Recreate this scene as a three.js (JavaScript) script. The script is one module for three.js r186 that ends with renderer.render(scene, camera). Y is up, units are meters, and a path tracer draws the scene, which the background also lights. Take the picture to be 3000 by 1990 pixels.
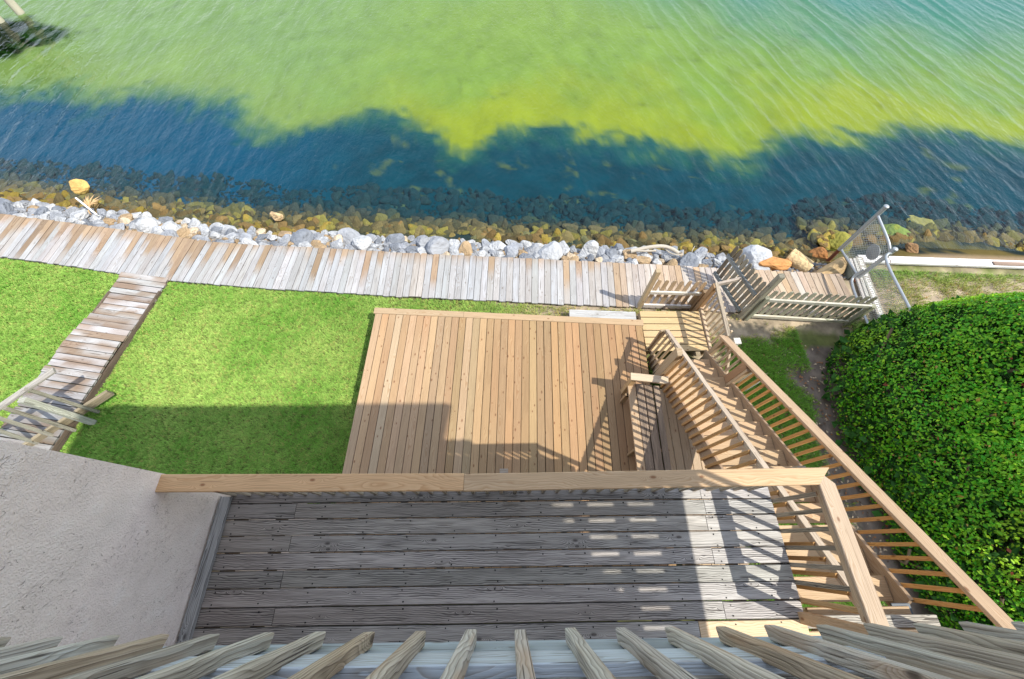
import * as THREE from 'three';
import { mergeGeometries } from 'three/addons/utils/BufferGeometryUtils.js';

// ---------------------------------------------------------------- camera, sky, sun, exposure
const scene = new THREE.Scene();
const EYE = 7.45;                                        // the lawn is y = 0
const camera = new THREE.PerspectiveCamera(80.66, 3000 / 1990, 0.05, 600);
const PITCH = THREE.MathUtils.degToRad(-62.816), YAW = THREE.MathUtils.degToRad(-1.9907), ROLL = THREE.MathUtils.degToRad(1.527);
camera.rotation.order = 'YXZ';
camera.rotation.set(PITCH, YAW, ROLL);
camera.position.set(0, EYE, 0);
camera.updateMatrixWorld(true);

const SUN = new THREE.Vector3(0.64, 1, 0.29).normalize();
const sun = new THREE.DirectionalLight(new THREE.Color(1.0, 0.945, 0.83), 4.5);
sun.position.copy(SUN).multiplyScalar(60);
sun.target.position.set(0, 0, -4);
sun.position.add(sun.target.position);
sun.castShadow = true;
sun.shadow.mapSize.set(4096, 4096);
Object.assign(sun.shadow.camera, { left: -24, right: 24, top: 24, bottom: -24, near: 1, far: 140 });
sun.shadow.radius = 1;
scene.add(sun, sun.target);

const renderer = new THREE.WebGLRenderer({ antialias: true });
renderer.toneMapping = THREE.LinearToneMapping;
renderer.toneMappingExposure = 1.22;
renderer.shadowMap.enabled = true;

// ---------------------------------------------------------------- random numbers and noise
function rng(seed) { let s = seed >>> 0; return () => { s = (s + 0x6d2b79f5) | 0; let t = Math.imul(s ^ (s >>> 15), 1 | s); t = (t + Math.imul(t ^ (t >>> 7), 61 | t)) ^ t; return ((t ^ (t >>> 14)) >>> 0) / 4294967296; }; }
const R = rng(7);
const rnd = (a, b) => a + (b - a) * R();
const PERM = (() => { const r = rng(99), a = new Float32Array(65536); for (let i = 0; i < 65536; i++) a[i] = r(); return a; })();
const wrap = (i, p) => ((i % p) + p) % p;
function vnoise(x, y, px = 4096, py = 4096, seed = 0) {   // value noise, periodic in px, py cells, 0..1
  const xi = Math.floor(x), yi = Math.floor(y), fx = x - xi, fy = y - yi;
  const u = fx * fx * (3 - 2 * fx), v = fy * fy * (3 - 2 * fy);
  const h = (i, j) => PERM[(Math.imul(wrap(i, px), 374761393) + Math.imul(wrap(j, py), 668265263) + seed * 7919) >>> 3 & 65535];
  const a = h(xi, yi), b = h(xi + 1, yi), c = h(xi, yi + 1), d = h(xi + 1, yi + 1);
  return a + (b - a) * u + (c - a) * v + (a - b - c + d) * u * v;
}
function fbm(x, y, n = 4, seed = 0) { let s = 0, a = 0.5, t = 0; for (let i = 0; i < n; i++) { s += a * vnoise(x, y, 4096, 4096, seed + i); t += a; a *= 0.5; x *= 2.03; y *= 2.03; } return s / t; }
const clamp = (x, a = 0, b = 1) => Math.min(b, Math.max(a, x));
const smooth = (a, b, x) => { const t = clamp((x - a) / (b - a)); return t * t * (3 - 2 * t); };
const lerp = (a, b, t) => a + (b - a) * t;
const mixc = (a, b, t) => [lerp(a[0], b[0], t), lerp(a[1], b[1], t), lerp(a[2], b[2], t)];
const scalec = (a, k) => [a[0] * k, a[1] * k, a[2] * k];
const V = (x, y, z) => new THREE.Vector3(x, y, z);

// where the sight line through a point of the 3000 x 1990 photograph meets the level y
function at(px, py, y) {
  const f = 1172, d = V((px - 1500) / f, -(py - 995) / f, -1).applyEuler(camera.rotation);
  return d.multiplyScalar((EYE - y) / -d.y).add(V(0, EYE, 0));
}

// ---------------------------------------------------------------- sky
{
  const w = 512, h = 256, d = new Float32Array(w * h * 4);
  for (let j = 0; j < h; j++) for (let i = 0; i < w; i++) {
    const el = ((j + 0.5) / h - 0.5) * Math.PI, az = (i + 0.5) / w * 2 * Math.PI, s = Math.sin(el), o = (j * w + i) * 4;
    let c;
    if (s < 0) c = [0.42, 0.46, 0.45];
    else {
      c = mixc([0.78, 0.85, 0.95], [0.58, 0.71, 0.97], Math.pow(clamp(s), 0.7));
      const k = 2.2 / (s + 0.25), cx = Math.cos(az) * Math.cos(el) * k, cz = Math.sin(az) * Math.cos(el) * k;
      const cl = smooth(0.5, 0.75, fbm(cx + 20, cz + 20, 5, 40)) * smooth(0.02, 0.2, s) * 0.55;
      c = mixc(c, [1.0, 1.02, 1.05], cl);
    }
    d[o] = c[0]; d[o + 1] = c[1]; d[o + 2] = c[2]; d[o + 3] = 1;
  }
  const sky = new THREE.DataTexture(d, w, h, THREE.RGBAFormat, THREE.FloatType);
  sky.mapping = THREE.EquirectangularReflectionMapping; sky.magFilter = sky.minFilter = THREE.LinearFilter; sky.needsUpdate = true;
  scene.background = sky; scene.environment = sky;
}

// ---------------------------------------------------------------- textures
function tex(w, h, fn, { srgb = false, rep = [1, 1] } = {}) {
  const d = new Uint8Array(w * h * 4);
  for (let j = 0; j < h; j++) for (let i = 0; i < w; i++) {
    const c = fn(i / w, j / h), o = (j * w + i) * 4;
    for (let k = 0; k < 3; k++) d[o + k] = clamp(srgb ? Math.pow(clamp(c[k]), 1 / 2.2) : c[k]) * 255;
    d[o + 3] = 255;
  }
  const t = new THREE.DataTexture(d, w, h); t.wrapS = t.wrapT = THREE.RepeatWrapping; t.magFilter = THREE.LinearFilter; t.minFilter = THREE.LinearMipmapLinearFilter; t.generateMipmaps = true;
  if (srgb) t.colorSpace = THREE.SRGBColorSpace;
  t.repeat.set(...rep); t.needsUpdate = true; return t;
}
// wood: u runs 2.4 m along the grain, v 0.6 m across it
function woodMaps(style, seed) {
  const W = 1024, H = 1024, knots = [], r = rng(seed), height = new Float32Array(W * H), col = new Float32Array(W * H * 3);
  const nk = { fresh: 11, grey: 6, silver: 9, post: 8 }[style];
  for (let i = 0; i < nk; i++) knots.push([r() * 2.4, r() * 0.6, 0.6 + r() * 0.7]);
  for (let j = 0; j < H; j++) for (let i = 0; i < W; i++) {
    const u = i / W * 2.4, v = j / H * 0.6;
    let f = v / 0.015 + (style === 'grey' ? 3.2 : style === 'post' ? 4.5 : 7.5) * vnoise(u * 1.25, v * 10, 3, 6, seed) + (style === 'grey' ? 1.1 : 2.2) * vnoise(u * 5, v * 20, 12, 12, seed + 3) + 0.5 * vnoise(u * 20, v * 60, 48, 36, seed + 9), kd = 0, kw = 0;
    for (const [ku, kv, ks] of knots) {
      let du = Math.abs(u - ku), dv = Math.abs(v - kv); if (du > 1.2) du = 2.4 - du; if (dv > 0.3) dv = 0.6 - dv;
      if (du > 0.3 || dv > 0.06) continue;
      const a = (du / (0.07 * ks)) ** 2 + (dv / (0.018 * ks)) ** 2; kw += 6 * Math.exp(-a);
      const b = (du / (0.021 * ks * ks)) ** 2 + (dv / (0.0115 * ks)) ** 2; kd = Math.max(kd, Math.exp(-b * b));
    }
    f += kw;
    const fr = f - Math.floor(f), ring = Math.pow(fr, 2.2) * smooth(1, 0.9, fr);
    const fib = vnoise(u * 10, v * 420, 24, 252, seed + 5), fib2 = vnoise(u * 2.5, v * 160, 6, 96, seed + 6), patch = vnoise(u * 1.25, v * 13.334, 3, 8, seed + 7) * 0.6 + vnoise(u * 5, v * 40, 12, 24, seed + 8) * 0.4;
    const crack = smooth(0.83, 0.9, vnoise(u * 2.0833, v * 230, 5, 138, seed + 11)) * smooth(0.45, 0.6, vnoise(u * 5, v * 20, 12, 12, seed + 12));
    let c, hh;
    if (style === 'fresh') {
      c = mixc([1, 1, 1], [0.7, 0.55, 0.4], ring * 0.8);
      c = scalec(c, 0.9 + 0.14 * fib + 0.1 * (fib2 - 0.5) + 0.16 * (patch - 0.5));
      c = mixc(c, [0.33, 0.17, 0.08], kd * 0.8); c = mixc(c, [0.35, 0.25, 0.17], crack * 0.6); hh = 0.7 - 0.2 * ring + 0.2 * fib - 0.6 * crack;
    } else if (style === 'grey') {
      c = mixc([1, 0.99, 0.97], [0.13, 0.12, 0.12], clamp(ring * (0.45 + 0.95 * smooth(0.3, 0.6, patch))));
      c = scalec(c, 0.72 + 0.42 * fib + 0.24 * (fib2 - 0.5));
      c = mixc(c, [0.12, 0.1, 0.1], kd * 0.75); c = mixc(c, [0.13, 0.11, 0.1], crack * 0.85); hh = 0.8 - 0.4 * ring + 0.3 * fib - 0.8 * crack;
    } else if (style === 'silver') {
      c = mixc([1, 1, 1], [0.56, 0.46, 0.38], ring * smooth(0.25, 0.7, patch));
      c = scalec(c, 0.87 + 0.2 * fib + 0.14 * (fib2 - 0.5));
      c = mixc(c, [0.33, 0.25, 0.18], kd * 0.7); c = mixc(c, [0.28, 0.23, 0.19], crack * 0.75); hh = 0.8 - 0.25 * ring + 0.25 * fib - 0.8 * crack;
    } else {
      c = mixc([1, 0.98, 0.93], [0.3, 0.25, 0.2], ring * 0.85);
      c = scalec(c, 0.8 + 0.3 * fib + 0.25 * (fib2 - 0.5)); c = mixc(c, [0.75, 0.5, 0.3], smooth(0.6, 0.85, patch) * 0.45);
      c = mixc(c, [0.1, 0.07, 0.06], kd * 0.85); c = mixc(c, [0.12, 0.1, 0.09], crack * 0.85); hh = 0.8 - 0.3 * ring + 0.3 * fib - 0.9 * crack;
    }
    const o = j * W + i; height[o] = hh; col[o * 3] = c[0]; col[o * 3 + 1] = c[1]; col[o * 3 + 2] = c[2];
  }
  const rep = [1 / 2.4, 1 / 0.6], pick = (a, n) => (u, v) => { const o = (Math.round(v * H) * W + Math.round(u * W)) * n; return n === 3 ? [a[o], a[o + 1], a[o + 2]] : [a[o], a[o], a[o]]; };
  return { map: tex(W, H, pick(col, 3), { srgb: true, rep }), bump: tex(W, H, pick(height, 1), { rep }) };
}
const WOOD = {};
for (const [k, s, b, ro] of [['fresh', 11, 0.0015, 0.72], ['grey', 23, 0.004, 0.85], ['silver', 37, 0.003, 0.8], ['post', 51, 0.004, 0.8]]) {
  const { map, bump } = woodMaps(k, s);
  WOOD[k] = new THREE.MeshStandardMaterial({ map, bumpMap: bump, bumpScale: b, roughness: ro, vertexColors: true });
}
const noiseBump = (n, cells, oct, seed, rep) => tex(n, n, (u, v) => { let s = 0, a = 0.5, c = cells; for (let i = 0; i < oct; i++) { s += a * vnoise(u * c, v * c, c, c, seed + i); a *= 0.5; c *= 2; } return [s, s, s]; }, { rep });
const ROCKBUMP = noiseBump(512, 6, 6, 70, [2, 2]);
const ROCKMAP = tex(512, 512, (u, v) => {
  let s = 0, a = 0.5, c = 5; for (let i = 0; i < 6; i++) { s += a * vnoise(u * c, v * c, c, c, 80 + i); a *= 0.5; c *= 2; }
  const vein = smooth(0.04, 0.0, Math.abs(vnoise(u * 6, v * 9, 6, 9, 90) - 0.5)) * smooth(0.4, 0.6, vnoise(u * 4, v * 4, 4, 4, 91));
  const k = 0.72 + 0.42 * s; return [k + vein * 0.2, k + vein * 0.2, k * 1.0 + vein * 0.2];
}, { srgb: true, rep: [2, 2] });

// ---------------------------------------------------------------- builders
const used = {};
function numbered(n) { used[n] = (used[n] ?? -1) + 1; return used[n] ? n + '_' + String(used[n]).padStart(3, '0') : n; }
function tag(o, label, category, group, kind) { if (label) o.userData.label = label; if (category) o.userData.category = category; if (group) o.userData.group = group; if (kind) o.userData.kind = kind; return o; }
function thing(name, pos, label, category, group) { const o = new THREE.Group(); o.name = numbered(name); o.position.copy(pos); scene.add(o); return tag(o, label, category, group); }
const lit = (m) => { m.castShadow = m.receiveShadow = true; return m; };
// a geometry given in world coordinates becomes a named part of a thing (or of a part)
function part(parent, name, geo, mat, label) {
  const base = V(0, 0, 0); for (let p = parent; p && p !== scene; p = p.parent) base.add(p.position);
  geo.translate(-base.x, -base.y, -base.z);
  const m = lit(new THREE.Mesh(geo, mat)); m.name = name; parent.add(m); if (label) m.userData.label = label; return m;
}
function single(name, geo, mat, label, category, group, kind) {
  geo.computeBoundingBox(); const b = geo.boundingBox, p = V((b.min.x + b.max.x) / 2, b.min.y, (b.min.z + b.max.z) / 2);
  if (kind) p.set(0, 0, 0);
  geo.translate(-p.x, -p.y, -p.z); const m = lit(new THREE.Mesh(geo, mat)); m.name = numbered(name); m.position.copy(p); scene.add(m); return tag(m, label, category, group, kind);
}
function geometry(pos, uv, col, idx) {
  const g = new THREE.BufferGeometry(); g.setAttribute('position', new THREE.Float32BufferAttribute(pos, 3)); g.setAttribute('uv', new THREE.Float32BufferAttribute(uv, 2));
  if (col) g.setAttribute('color', new THREE.Float32BufferAttribute(col, 3)); g.setIndex(idx); return g;
}
// a sawn timber from a to b (centre line): w wide (level), h high, chamfered, colour(t, s) along it; cut0 / cut1 skew its ends: metres forward per metre [sideways, upwards]
function beam(a, b, { w = 0.14, h = 0.038, bev = 0.004, up = V(0, 1, 0), col = [0.6, 0.42, 0.25], segs = 1, cut0 = [0, 0], cut1 = [0, 0], shade = 0.12, tint = 0.05, wob = 0, edgeDark = 1 } = {}) {
  const d = b.clone().sub(a), L = d.length(); d.normalize();
  const s = d.clone().cross(up).normalize(), u = s.clone().cross(d).normalize();
  const x = w / 2, y = h / 2, c = bev, prof = [[-x + c, y], [x - c, y], [x, y - c], [x, -y + c], [x - c, -y], [-x + c, -y], [-x, -y + c], [-x, y - c]];
  const k = 1 + shade * (R() * 2 - 1), tn = [k * (1 + tint * (R() - 0.5)), k, k * (1 - tint * (R() - 0.5))], u0 = R() * 9, v0 = R() * 9;
  const pos = [], uv = [], cl = [], idx = [], cf = typeof col === 'function' ? col : () => col;
  const q = V(0, 0, 0), wa = R() * 6, wp = rnd(1.5, 3);
  const put = (t, ls, lu, vv, end) => {
    const e0 = cut0[0] * ls + cut0[1] * lu, e1 = cut1[0] * ls + cut1[1] * lu, al = lerp(e0, L + e1, t), o = wob ? wob * Math.sin(wa + al * wp) : 0;
    q.copy(a).addScaledVector(d, al).addScaledVector(s, ls + o).addScaledVector(u, lu);
    pos.push(q.x, q.y, q.z); uv.push(end ? u0 + ls * 0.6 : u0 + al, end ? v0 + lu + ls * 0.3 : v0 + vv); const cc = cf(t, ls / w), gk = (end ? 0.8 : 1) * (Math.abs(ls) > x - 1e-6 ? edgeDark : 1); cl.push(cc[0] * tn[0] * gk, cc[1] * tn[1] * gk, cc[2] * tn[2] * gk);  // side faces darkened: shade between boards painted in, along with joint dirt
  };
  let per = 0;
  for (let i = 0; i < 8; i++) {
    const p = prof[i], n = prof[(i + 1) % 8], el = Math.hypot(n[0] - p[0], n[1] - p[1]), b0 = pos.length / 3;
    for (let j = 0; j <= segs; j++) { put(j / segs, p[0], p[1], per); put(j / segs, n[0], n[1], per + el); }
    for (let j = 0; j < segs; j++) { const o = b0 + j * 2; idx.push(o, o + 1, o + 2, o + 1, o + 3, o + 2); }
    per += el;
  }
  for (const [t, flip] of [[0, 0], [1, 1]]) {
    const b0 = pos.length / 3; for (const p of prof) put(t, p[0], p[1], 0, true);
    for (let i = 1; i < 7; i++) flip ? idx.push(b0, b0 + i + 1, b0 + i) : idx.push(b0, b0 + i, b0 + i + 1);
  }
  const g = geometry(pos, uv, cl, idx), f = g.toNonIndexed();
  // outward faces whichever way the profile ran
  f.computeVertexNormals(); return f;
}
// a flat quadrilateral deck board with straight sides and given corners at its top: A,B one end, C,D the other
const board = (a, b, w, h, y, o = {}) => beam(V(a[0], y - h / 2, a[1]), V(b[0], y - h / 2, b[1]), { w, h, ...o });

// a broken stone: a ball cut by random planes
function stone(seed, detail = 3, cuts = 11, rough = 0.05, round = 14) {
  const r = rng(seed), g = new THREE.IcosahedronGeometry(1, detail), p = g.attributes.position, planes = [];
  for (let i = 0; i < cuts; i++) { const z = r() * 2 - 1, a = r() * 6.283, q = Math.sqrt(1 - z * z); planes.push([q * Math.cos(a), z, q * Math.sin(a), 0.62 + 0.3 * r()]); }
  for (let i = 0; i < p.count; i++) {
    const x = p.getX(i), y = p.getY(i), z = p.getZ(i); let s = 0;
    for (const [a, b, c, d] of planes) { const t = (a * x + b * y + c * z) / d; if (t > 0) s += Math.pow(t, round); }
    let R0 = s > 0 ? Math.min(1.15, Math.pow(s, -1 / round)) : 1.15;
    R0 *= 1 + rough * (fbm(x * 2.2 + 5 + seed, y * 2.2 + z * 1.7 + 9, 4, seed & 31) - 0.5) * 2;
    p.setXYZ(i, x * R0, y * R0, z * R0);
  }
  g.computeVertexNormals(); return g;
}

// ---------------------------------------------------------------- shore line
const DW = 0.07;                                         // top of the boardwalk
const FRONT = [[-420, 590], [0, 626.9], [105.7, 640.6], [243, 658.6], [349, 671], [500, 692.5], [636, 710], [725, 716.4], [950, 726], [1154, 739.5], [1400, 751], [1583, 759], [1850, 772], [2043, 782], [2274, 793.8], [2480, 804.2]].map(([x, y]) => at(x, y, DW));
const BACK = [[-420, 690], [0, 751.7], [245.5, 785], [357.8, 803.2], [491, 821.8], [799.7, 846.4], [1010.5, 857.8], [1150.8, 868.3], [1413.8, 879.6], [1600, 889.4], [1863, 900], [2119, 912], [2326, 921], [2443, 926], [2550, 932]].map(([x, y]) => at(x, y, DW));
function along(line, x, key = 'z') {
  if (x <= line[0].x) return line[0][key];
  for (let i = 1; i < line.length; i++) if (x <= line[i].x) return lerp(line[i - 1][key], line[i][key], (x - line[i - 1].x) / (line[i].x - line[i - 1].x));
  return line[line.length - 1][key];
}
const WALLZ = -5.95;
const edgeZ = (x) => x > 8.05 ? lerp(WALLZ, WALLZ + 0.2, (x - 8) / 4) : along(FRONT, x);
const WATER = -0.45;
const bank = (d, x) => {
  const lump = (fbm(x * 0.9, d * 1.1 + 40, 3, 5) - 0.5) * 0.3 * smooth(0.5, 2.5, d);
  const pts = [[0, -0.1], [0.45, -0.24], [0.85, -0.46], [1.7, -0.72], [3.2, -1.05], [5, -1.3], [9, -1.6], [20, -2.4], [60, -5]];
  for (let i = 1; i < pts.length; i++) if (d <= pts[i][0]) return lerp(pts[i - 1][1], pts[i][1], (Math.max(d, 0) - pts[i - 1][0]) / (pts[i][0] - pts[i - 1][0])) + lump;
  return -5;
};

// ---------------------------------------------------------------- ground
const PATHL = [[356, 804], [151, 1100], [100, 1160]].map(([x, y]) => at(x, y, 0.05)), PATHR = [[493, 825], [319, 1100], [255, 1195]].map(([x, y]) => at(x, y, 0.05));
const pathX = (line, z) => { const a = line[0], b = line[2]; return lerp(a.x, b.x, (z - a.z) / (b.z - a.z)); };
const inPath = (x, z) => z > -5.6 && z < 0.5 && x > pathX(PATHL, z) && x < pathX(PATHR, z);
const sandy = (x, z) => {                                   // 0 grass .. 1 bare sand
  const n = fbm(x * 1.3 + 60, z * 1.3 + 60, 4, 3);
  let s = 0;
  s = Math.max(s, smooth(-1.8, 1.5, x) * smooth(-4.0, -4.3, z) * smooth(-6, -5, z) * 0.6);
  s = Math.max(s, smooth(4.0, 4.3, x) * smooth(-3.5, -4.0, z + (n - 0.5) * 1.0) * 0.9 * smooth(7.6, 7.2, x));
  s = Math.max(s, smooth(4.9, 4.2, x) * smooth(3.5, 4.1, x) * smooth(-2.6, -3.3, z + (n - 0.5) * 0.8) * 0.8);
  s = Math.max(s, smooth(7.4, 7.9, x) * 0.33);
  s = Math.max(s, smooth(5.55, 5.95, x + (n - 0.5) * 0.9 - 0.06 * (z + 2)) * smooth(-3.4, -2.9, z) * 0.97);
  return s;
};
const GROUNDTEX = tex(1024, 1024, (u, v) => {
  let s = 0, a = 0.5, c = 8; for (let i = 0; i < 7; i++) { s += a * vnoise(u * c, v * c, c, c, 120 + i); a *= 0.6; c *= 2; }
  const k = 0.45 + 0.75 * (s - 0.3); return [k, k, k * 0.97];
}, { srgb: true, rep: [0.5, 0.5] });
{
  const pos = [], uv = [], col = [], idx = [], xs = [], ts = [];
  for (let x = -60; x < -13.5; x += 6) xs.push(x); for (let x = -13.5; x < 13.5; x += 0.12) xs.push(x); for (let x = 13.5; x <= 60; x += 6) xs.push(x);
  for (let t = 0; t < 7; t += 0.1) ts.push(t); for (let t = 7; t < 12; t += 0.5) ts.push(t); ts.push(16, 25, 40);
  for (const x of xs) for (const t of ts) {
    const z = edgeZ(x) + 0.02 + t, n = fbm(x * 3, z * 3, 4, 12), s = sandy(x, z);
    let y = -0.015 + 0.025 * (n - 0.5) + (t < 0.05 ? -0.1 : 0);
    const c = mixc(mixc([0.16, 0.21, 0.05], [0.28, 0.27, 0.1], n), mixc([0.62, 0.5, 0.36], [0.5, 0.4, 0.3], n), smooth(0.2, 0.6, s + (n - 0.5) * 0.5));
    const soil = x > 5.2 && z > -3.6 && x < 14 ? smooth(5.5, 5.9, x - 0.06 * (z + 2)) : 0, c2 = mixc(c, mixc([0.36, 0.29, 0.24], [0.2, 0.15, 0.12], fbm(x * 5, z * 5, 3, 77)), soil);
    pos.push(x, y, z); uv.push(x, z); col.push(...c2);
  }
  const m = ts.length; for (let i = 0; i < xs.length - 1; i++) for (let j = 0; j < m - 1; j++) { const o = i * m + j; idx.push(o, o + 1, o + m, o + 1, o + m + 1, o + m); }
  const g = geometry(pos, uv, col, idx); g.computeVertexNormals();
  single('ground', g, new THREE.MeshStandardMaterial({ map: GROUNDTEX, bumpMap: GROUNDTEX, bumpScale: 0.02, vertexColors: true, roughness: 0.95 }), 'sandy earth under the grass around the house and the boardwalk', 'ground', null, 'structure');
}
// seabed: rocky weed near the shore, pale sand farther out
const BOUND = [[-200, 200], [0, 190], [150, 185], [230, 212], [280, 205], [320, 178], [390, 183], [420, 195], [450, 215], [540, 225], [556, 262], [600, 285], [640, 287], [700, 280], [780, 262], [850, 240], [900, 245], [930, 255], [975, 282], [1000, 295], [1030, 330], [1046, 350], [1100, 335], [1150, 300], [1220, 285], [1300, 272], [1330, 290], [1400, 303], [1500, 322], [1600, 326], [1650, 345], [1700, 357], [1755, 345], [1780, 303], [1850, 290], [1900, 284], [1960, 292], [2000, 286], [2080, 270], [2180, 290], [2240, 288], [2300, 302], [2364, 312], [2700, 340]].map(([x, y]) => at(x * 1.269, y * 1.269, -1.2));
{
  const pos = [], uv = [], col = [], idx = [], xs = [], ds = [];
  for (let x = -70; x < -22; x += 4) xs.push(x); for (let x = -22; x < 22; x += 0.11) xs.push(x); for (let x = 22; x <= 70; x += 4) xs.push(x);
  for (let d = -0.25; d < 5; d += 0.08) ds.push(d); for (let d = 5; d < 16; d += 0.3) ds.push(d); ds.push(18, 22, 30, 45, 70, 100);
  const SAND = [0.225, 0.245, 0.014], SAND2 = [0.165, 0.23, 0.034], FAR = [0.032, 0.145, 0.13], WEED = [0.0, 0.036, 0.058], SHORE = [0.13, 0.10, 0.035], SOIL = [0.3, 0.22, 0.14];
  for (const x of xs) for (const d of ds) {
    const z = lerp(along(FRONT, x), edgeZ(x), x > 8.05 ? smooth(8.05, 11, x) : 0) - d, y = bank(d, x);
    const bz = along(BOUND, x), n = fbm(x * 1.1 + 30, z * 1.1 + 30, 5, 21), n2 = fbm(x * 0.35 + 10, z * 0.35 + 90, 4, 31);
    const out = bz - z + (n - 0.5) * 1.5 + (fbm(x * 3.1 + 3, z * 3.1, 4, 25) - 0.5) * 1.3;                      // > 0: sand
    let sand = mixc(SAND, SAND2, smooth(0, 5, out + (n2 - 0.5) * 6)); sand = mixc(sand, FAR, smooth(3.0, 11, (bz - z) * 0.6 + smooth(1, 16, x) * 5.5 - 2.8 + (n2 - 0.5) * 3));
    sand = mixc(sand, [0.155, 0.22, 0.075], smooth(-1, -10, x) * 0.8); sand = scalec(sand, 0.86 + 0.28 * fbm(x * 2.2, z * 1.4, 4, 41)); sand = scalec(sand, 1 - 0.2 * smooth(0.74, 0.84, fbm(x * 1.8 + 50, z * 2.6 + 8, 3, 43)));
    const wn = fbm(x * 2, z * 2, 4, 51); let weed = scalec(WEED, 0.75 + 0.6 * wn); weed = mixc(weed, [0.0, 0.054, 0.118], smooth(-3, -9, x) * 0.85); weed = mixc(weed, [0.16, 0.17, 0.03], smooth(0.68, 0.78, fbm(x * 1.5 + 3, z * 1.5, 4, 61)) * 0.35 * smooth(-7, -3, x));
    const dk = Math.hypot((x + 20.9) / 2.6, (z + 18.6) / 1.9) + (fbm(x * 1.5, z * 1.5, 4, 44) - 0.5) * 1.0; const sf = 0.62 + 0.45 * smooth(-2, -9, x); let c = mixc(mixc(weed, [0.015, 0.085, 0.065], smooth(-1.5, 0, out) * 0.8), sand, smooth(-sf, sf, out)); c = mixc([0.010, 0.032, 0.006], c, smooth(0.75, 1.2, dk));  // dk: dock shadow and reflection painted dark into the bottom colour
    c = mixc(mixc(SHORE, [0.02, 0.03, 0.03], smooth(0.4, 0.7, wn)), c, smooth(0.9, 2.3, d + (n - 0.5) * 1.2));
    c = mixc(SOIL, c, smooth(0.3, 0.6, d));
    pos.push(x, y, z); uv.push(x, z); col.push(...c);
  }
  const m = ds.length; for (let i = 0; i < xs.length - 1; i++) for (let j = 0; j < m - 1; j++) { const o = i * m + j; idx.push(o, o + m, o + 1, o + 1, o + m, o + m + 1); }
  const g = geometry(pos, uv, col, idx); g.computeVertexNormals();
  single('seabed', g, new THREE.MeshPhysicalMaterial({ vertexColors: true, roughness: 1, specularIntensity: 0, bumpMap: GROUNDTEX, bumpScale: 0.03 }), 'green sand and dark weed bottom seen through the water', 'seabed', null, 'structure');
}
// water
{
  const pos = [], uv = [], idx = [], xs = [], zs = [];
  for (let x = -60; x < -24; x += 2) xs.push(x); for (let x = -24; x < 24; x += 0.075) xs.push(x); for (let x = 24; x <= 60; x += 2) xs.push(x);
  for (let z = -4.4; z > -20; z -= 0.11) zs.push(z); for (let z = -20; z >= -90; z -= 5) zs.push(z);
  for (const x of xs) for (const z of zs) {
    const near = smooth(0, 1.3, edgeZ(x) - z - 0.6), aR = 0.12 + 0.88 * smooth(1, 10, x), aL = 0.16 + 0.5 * smooth(-3.5, -9, x), wv = (ph, k, sharp) => Math.exp(sharp * (Math.sin(ph * k) - 1)) - 0.35;
    const w1 = 0.55 * vnoise(x * 0.6, z * 0.24, 4096, 4096, 1) + 0.22 * vnoise(x * 1.7, z * 0.7, 4096, 4096, 2), m1 = vnoise(x * 0.75 + 7, z * 0.26, 4096, 4096, 3), m2 = vnoise(x * 1.5, z * 0.45 + 5, 4096, 4096, 4);
    const r1 = wv(x - 0.25 * z + w1, 10.2, 1.3) * (0.2 + 1.5 * m1 * m1) + 0.45 * wv(x - 0.33 * z + 1.4 * w1, 15.5, 1) * (0.15 + m2);
    const l1 = wv(x + 0.04 * z + 1.9 * w1, 12.5, 0.9) * (0.05 + 1.1 * m2 * m1 * 2) + 1.8 * (fbm(x * 2.7, z * 1.5, 3, 8) - 0.5);
    const A = 1, h = 0.037 * aR * r1 + 0.036 * aL * l1 + 0.012 * (fbm(x * 1.6 + 3, z * 0.8, 3, 9) - 0.5);
    pos.push(x, WATER + h * A * (0.25 + 0.75 * near), z); uv.push(x, z);
  }
  const m = zs.length; for (let i = 0; i < xs.length - 1; i++) for (let j = 0; j < m - 1; j++) { const o = i * m + j; idx.push(o, o + m, o + 1, o + 1, o + m, o + m + 1); }
  const g = geometry(pos, uv, null, idx); g.computeVertexNormals();
  const rip = tex(512, 512, (u, v) => { let s = 0; s += 0.5 * vnoise(u * 26, v * 12, 26, 12, 140); s += 0.3 * vnoise(u * 52, v * 30, 52, 30, 141); s += 0.14 * vnoise(u * 100, v * 64, 100, 64, 142); return [s, s, s]; }, { rep: [1 / 3, 1 / 3] });
  const mat = new THREE.MeshPhysicalMaterial({ color: new THREE.Color(0.9, 0.985, 0.95), transmission: 1, thickness: 0, ior: 1.28, roughness: 0.03, bumpMap: rip, bumpScale: 0.022 });
  single('water', g, mat, 'clear green and blue water with small waves along the shore', 'water', null, 'structure');
}

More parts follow.
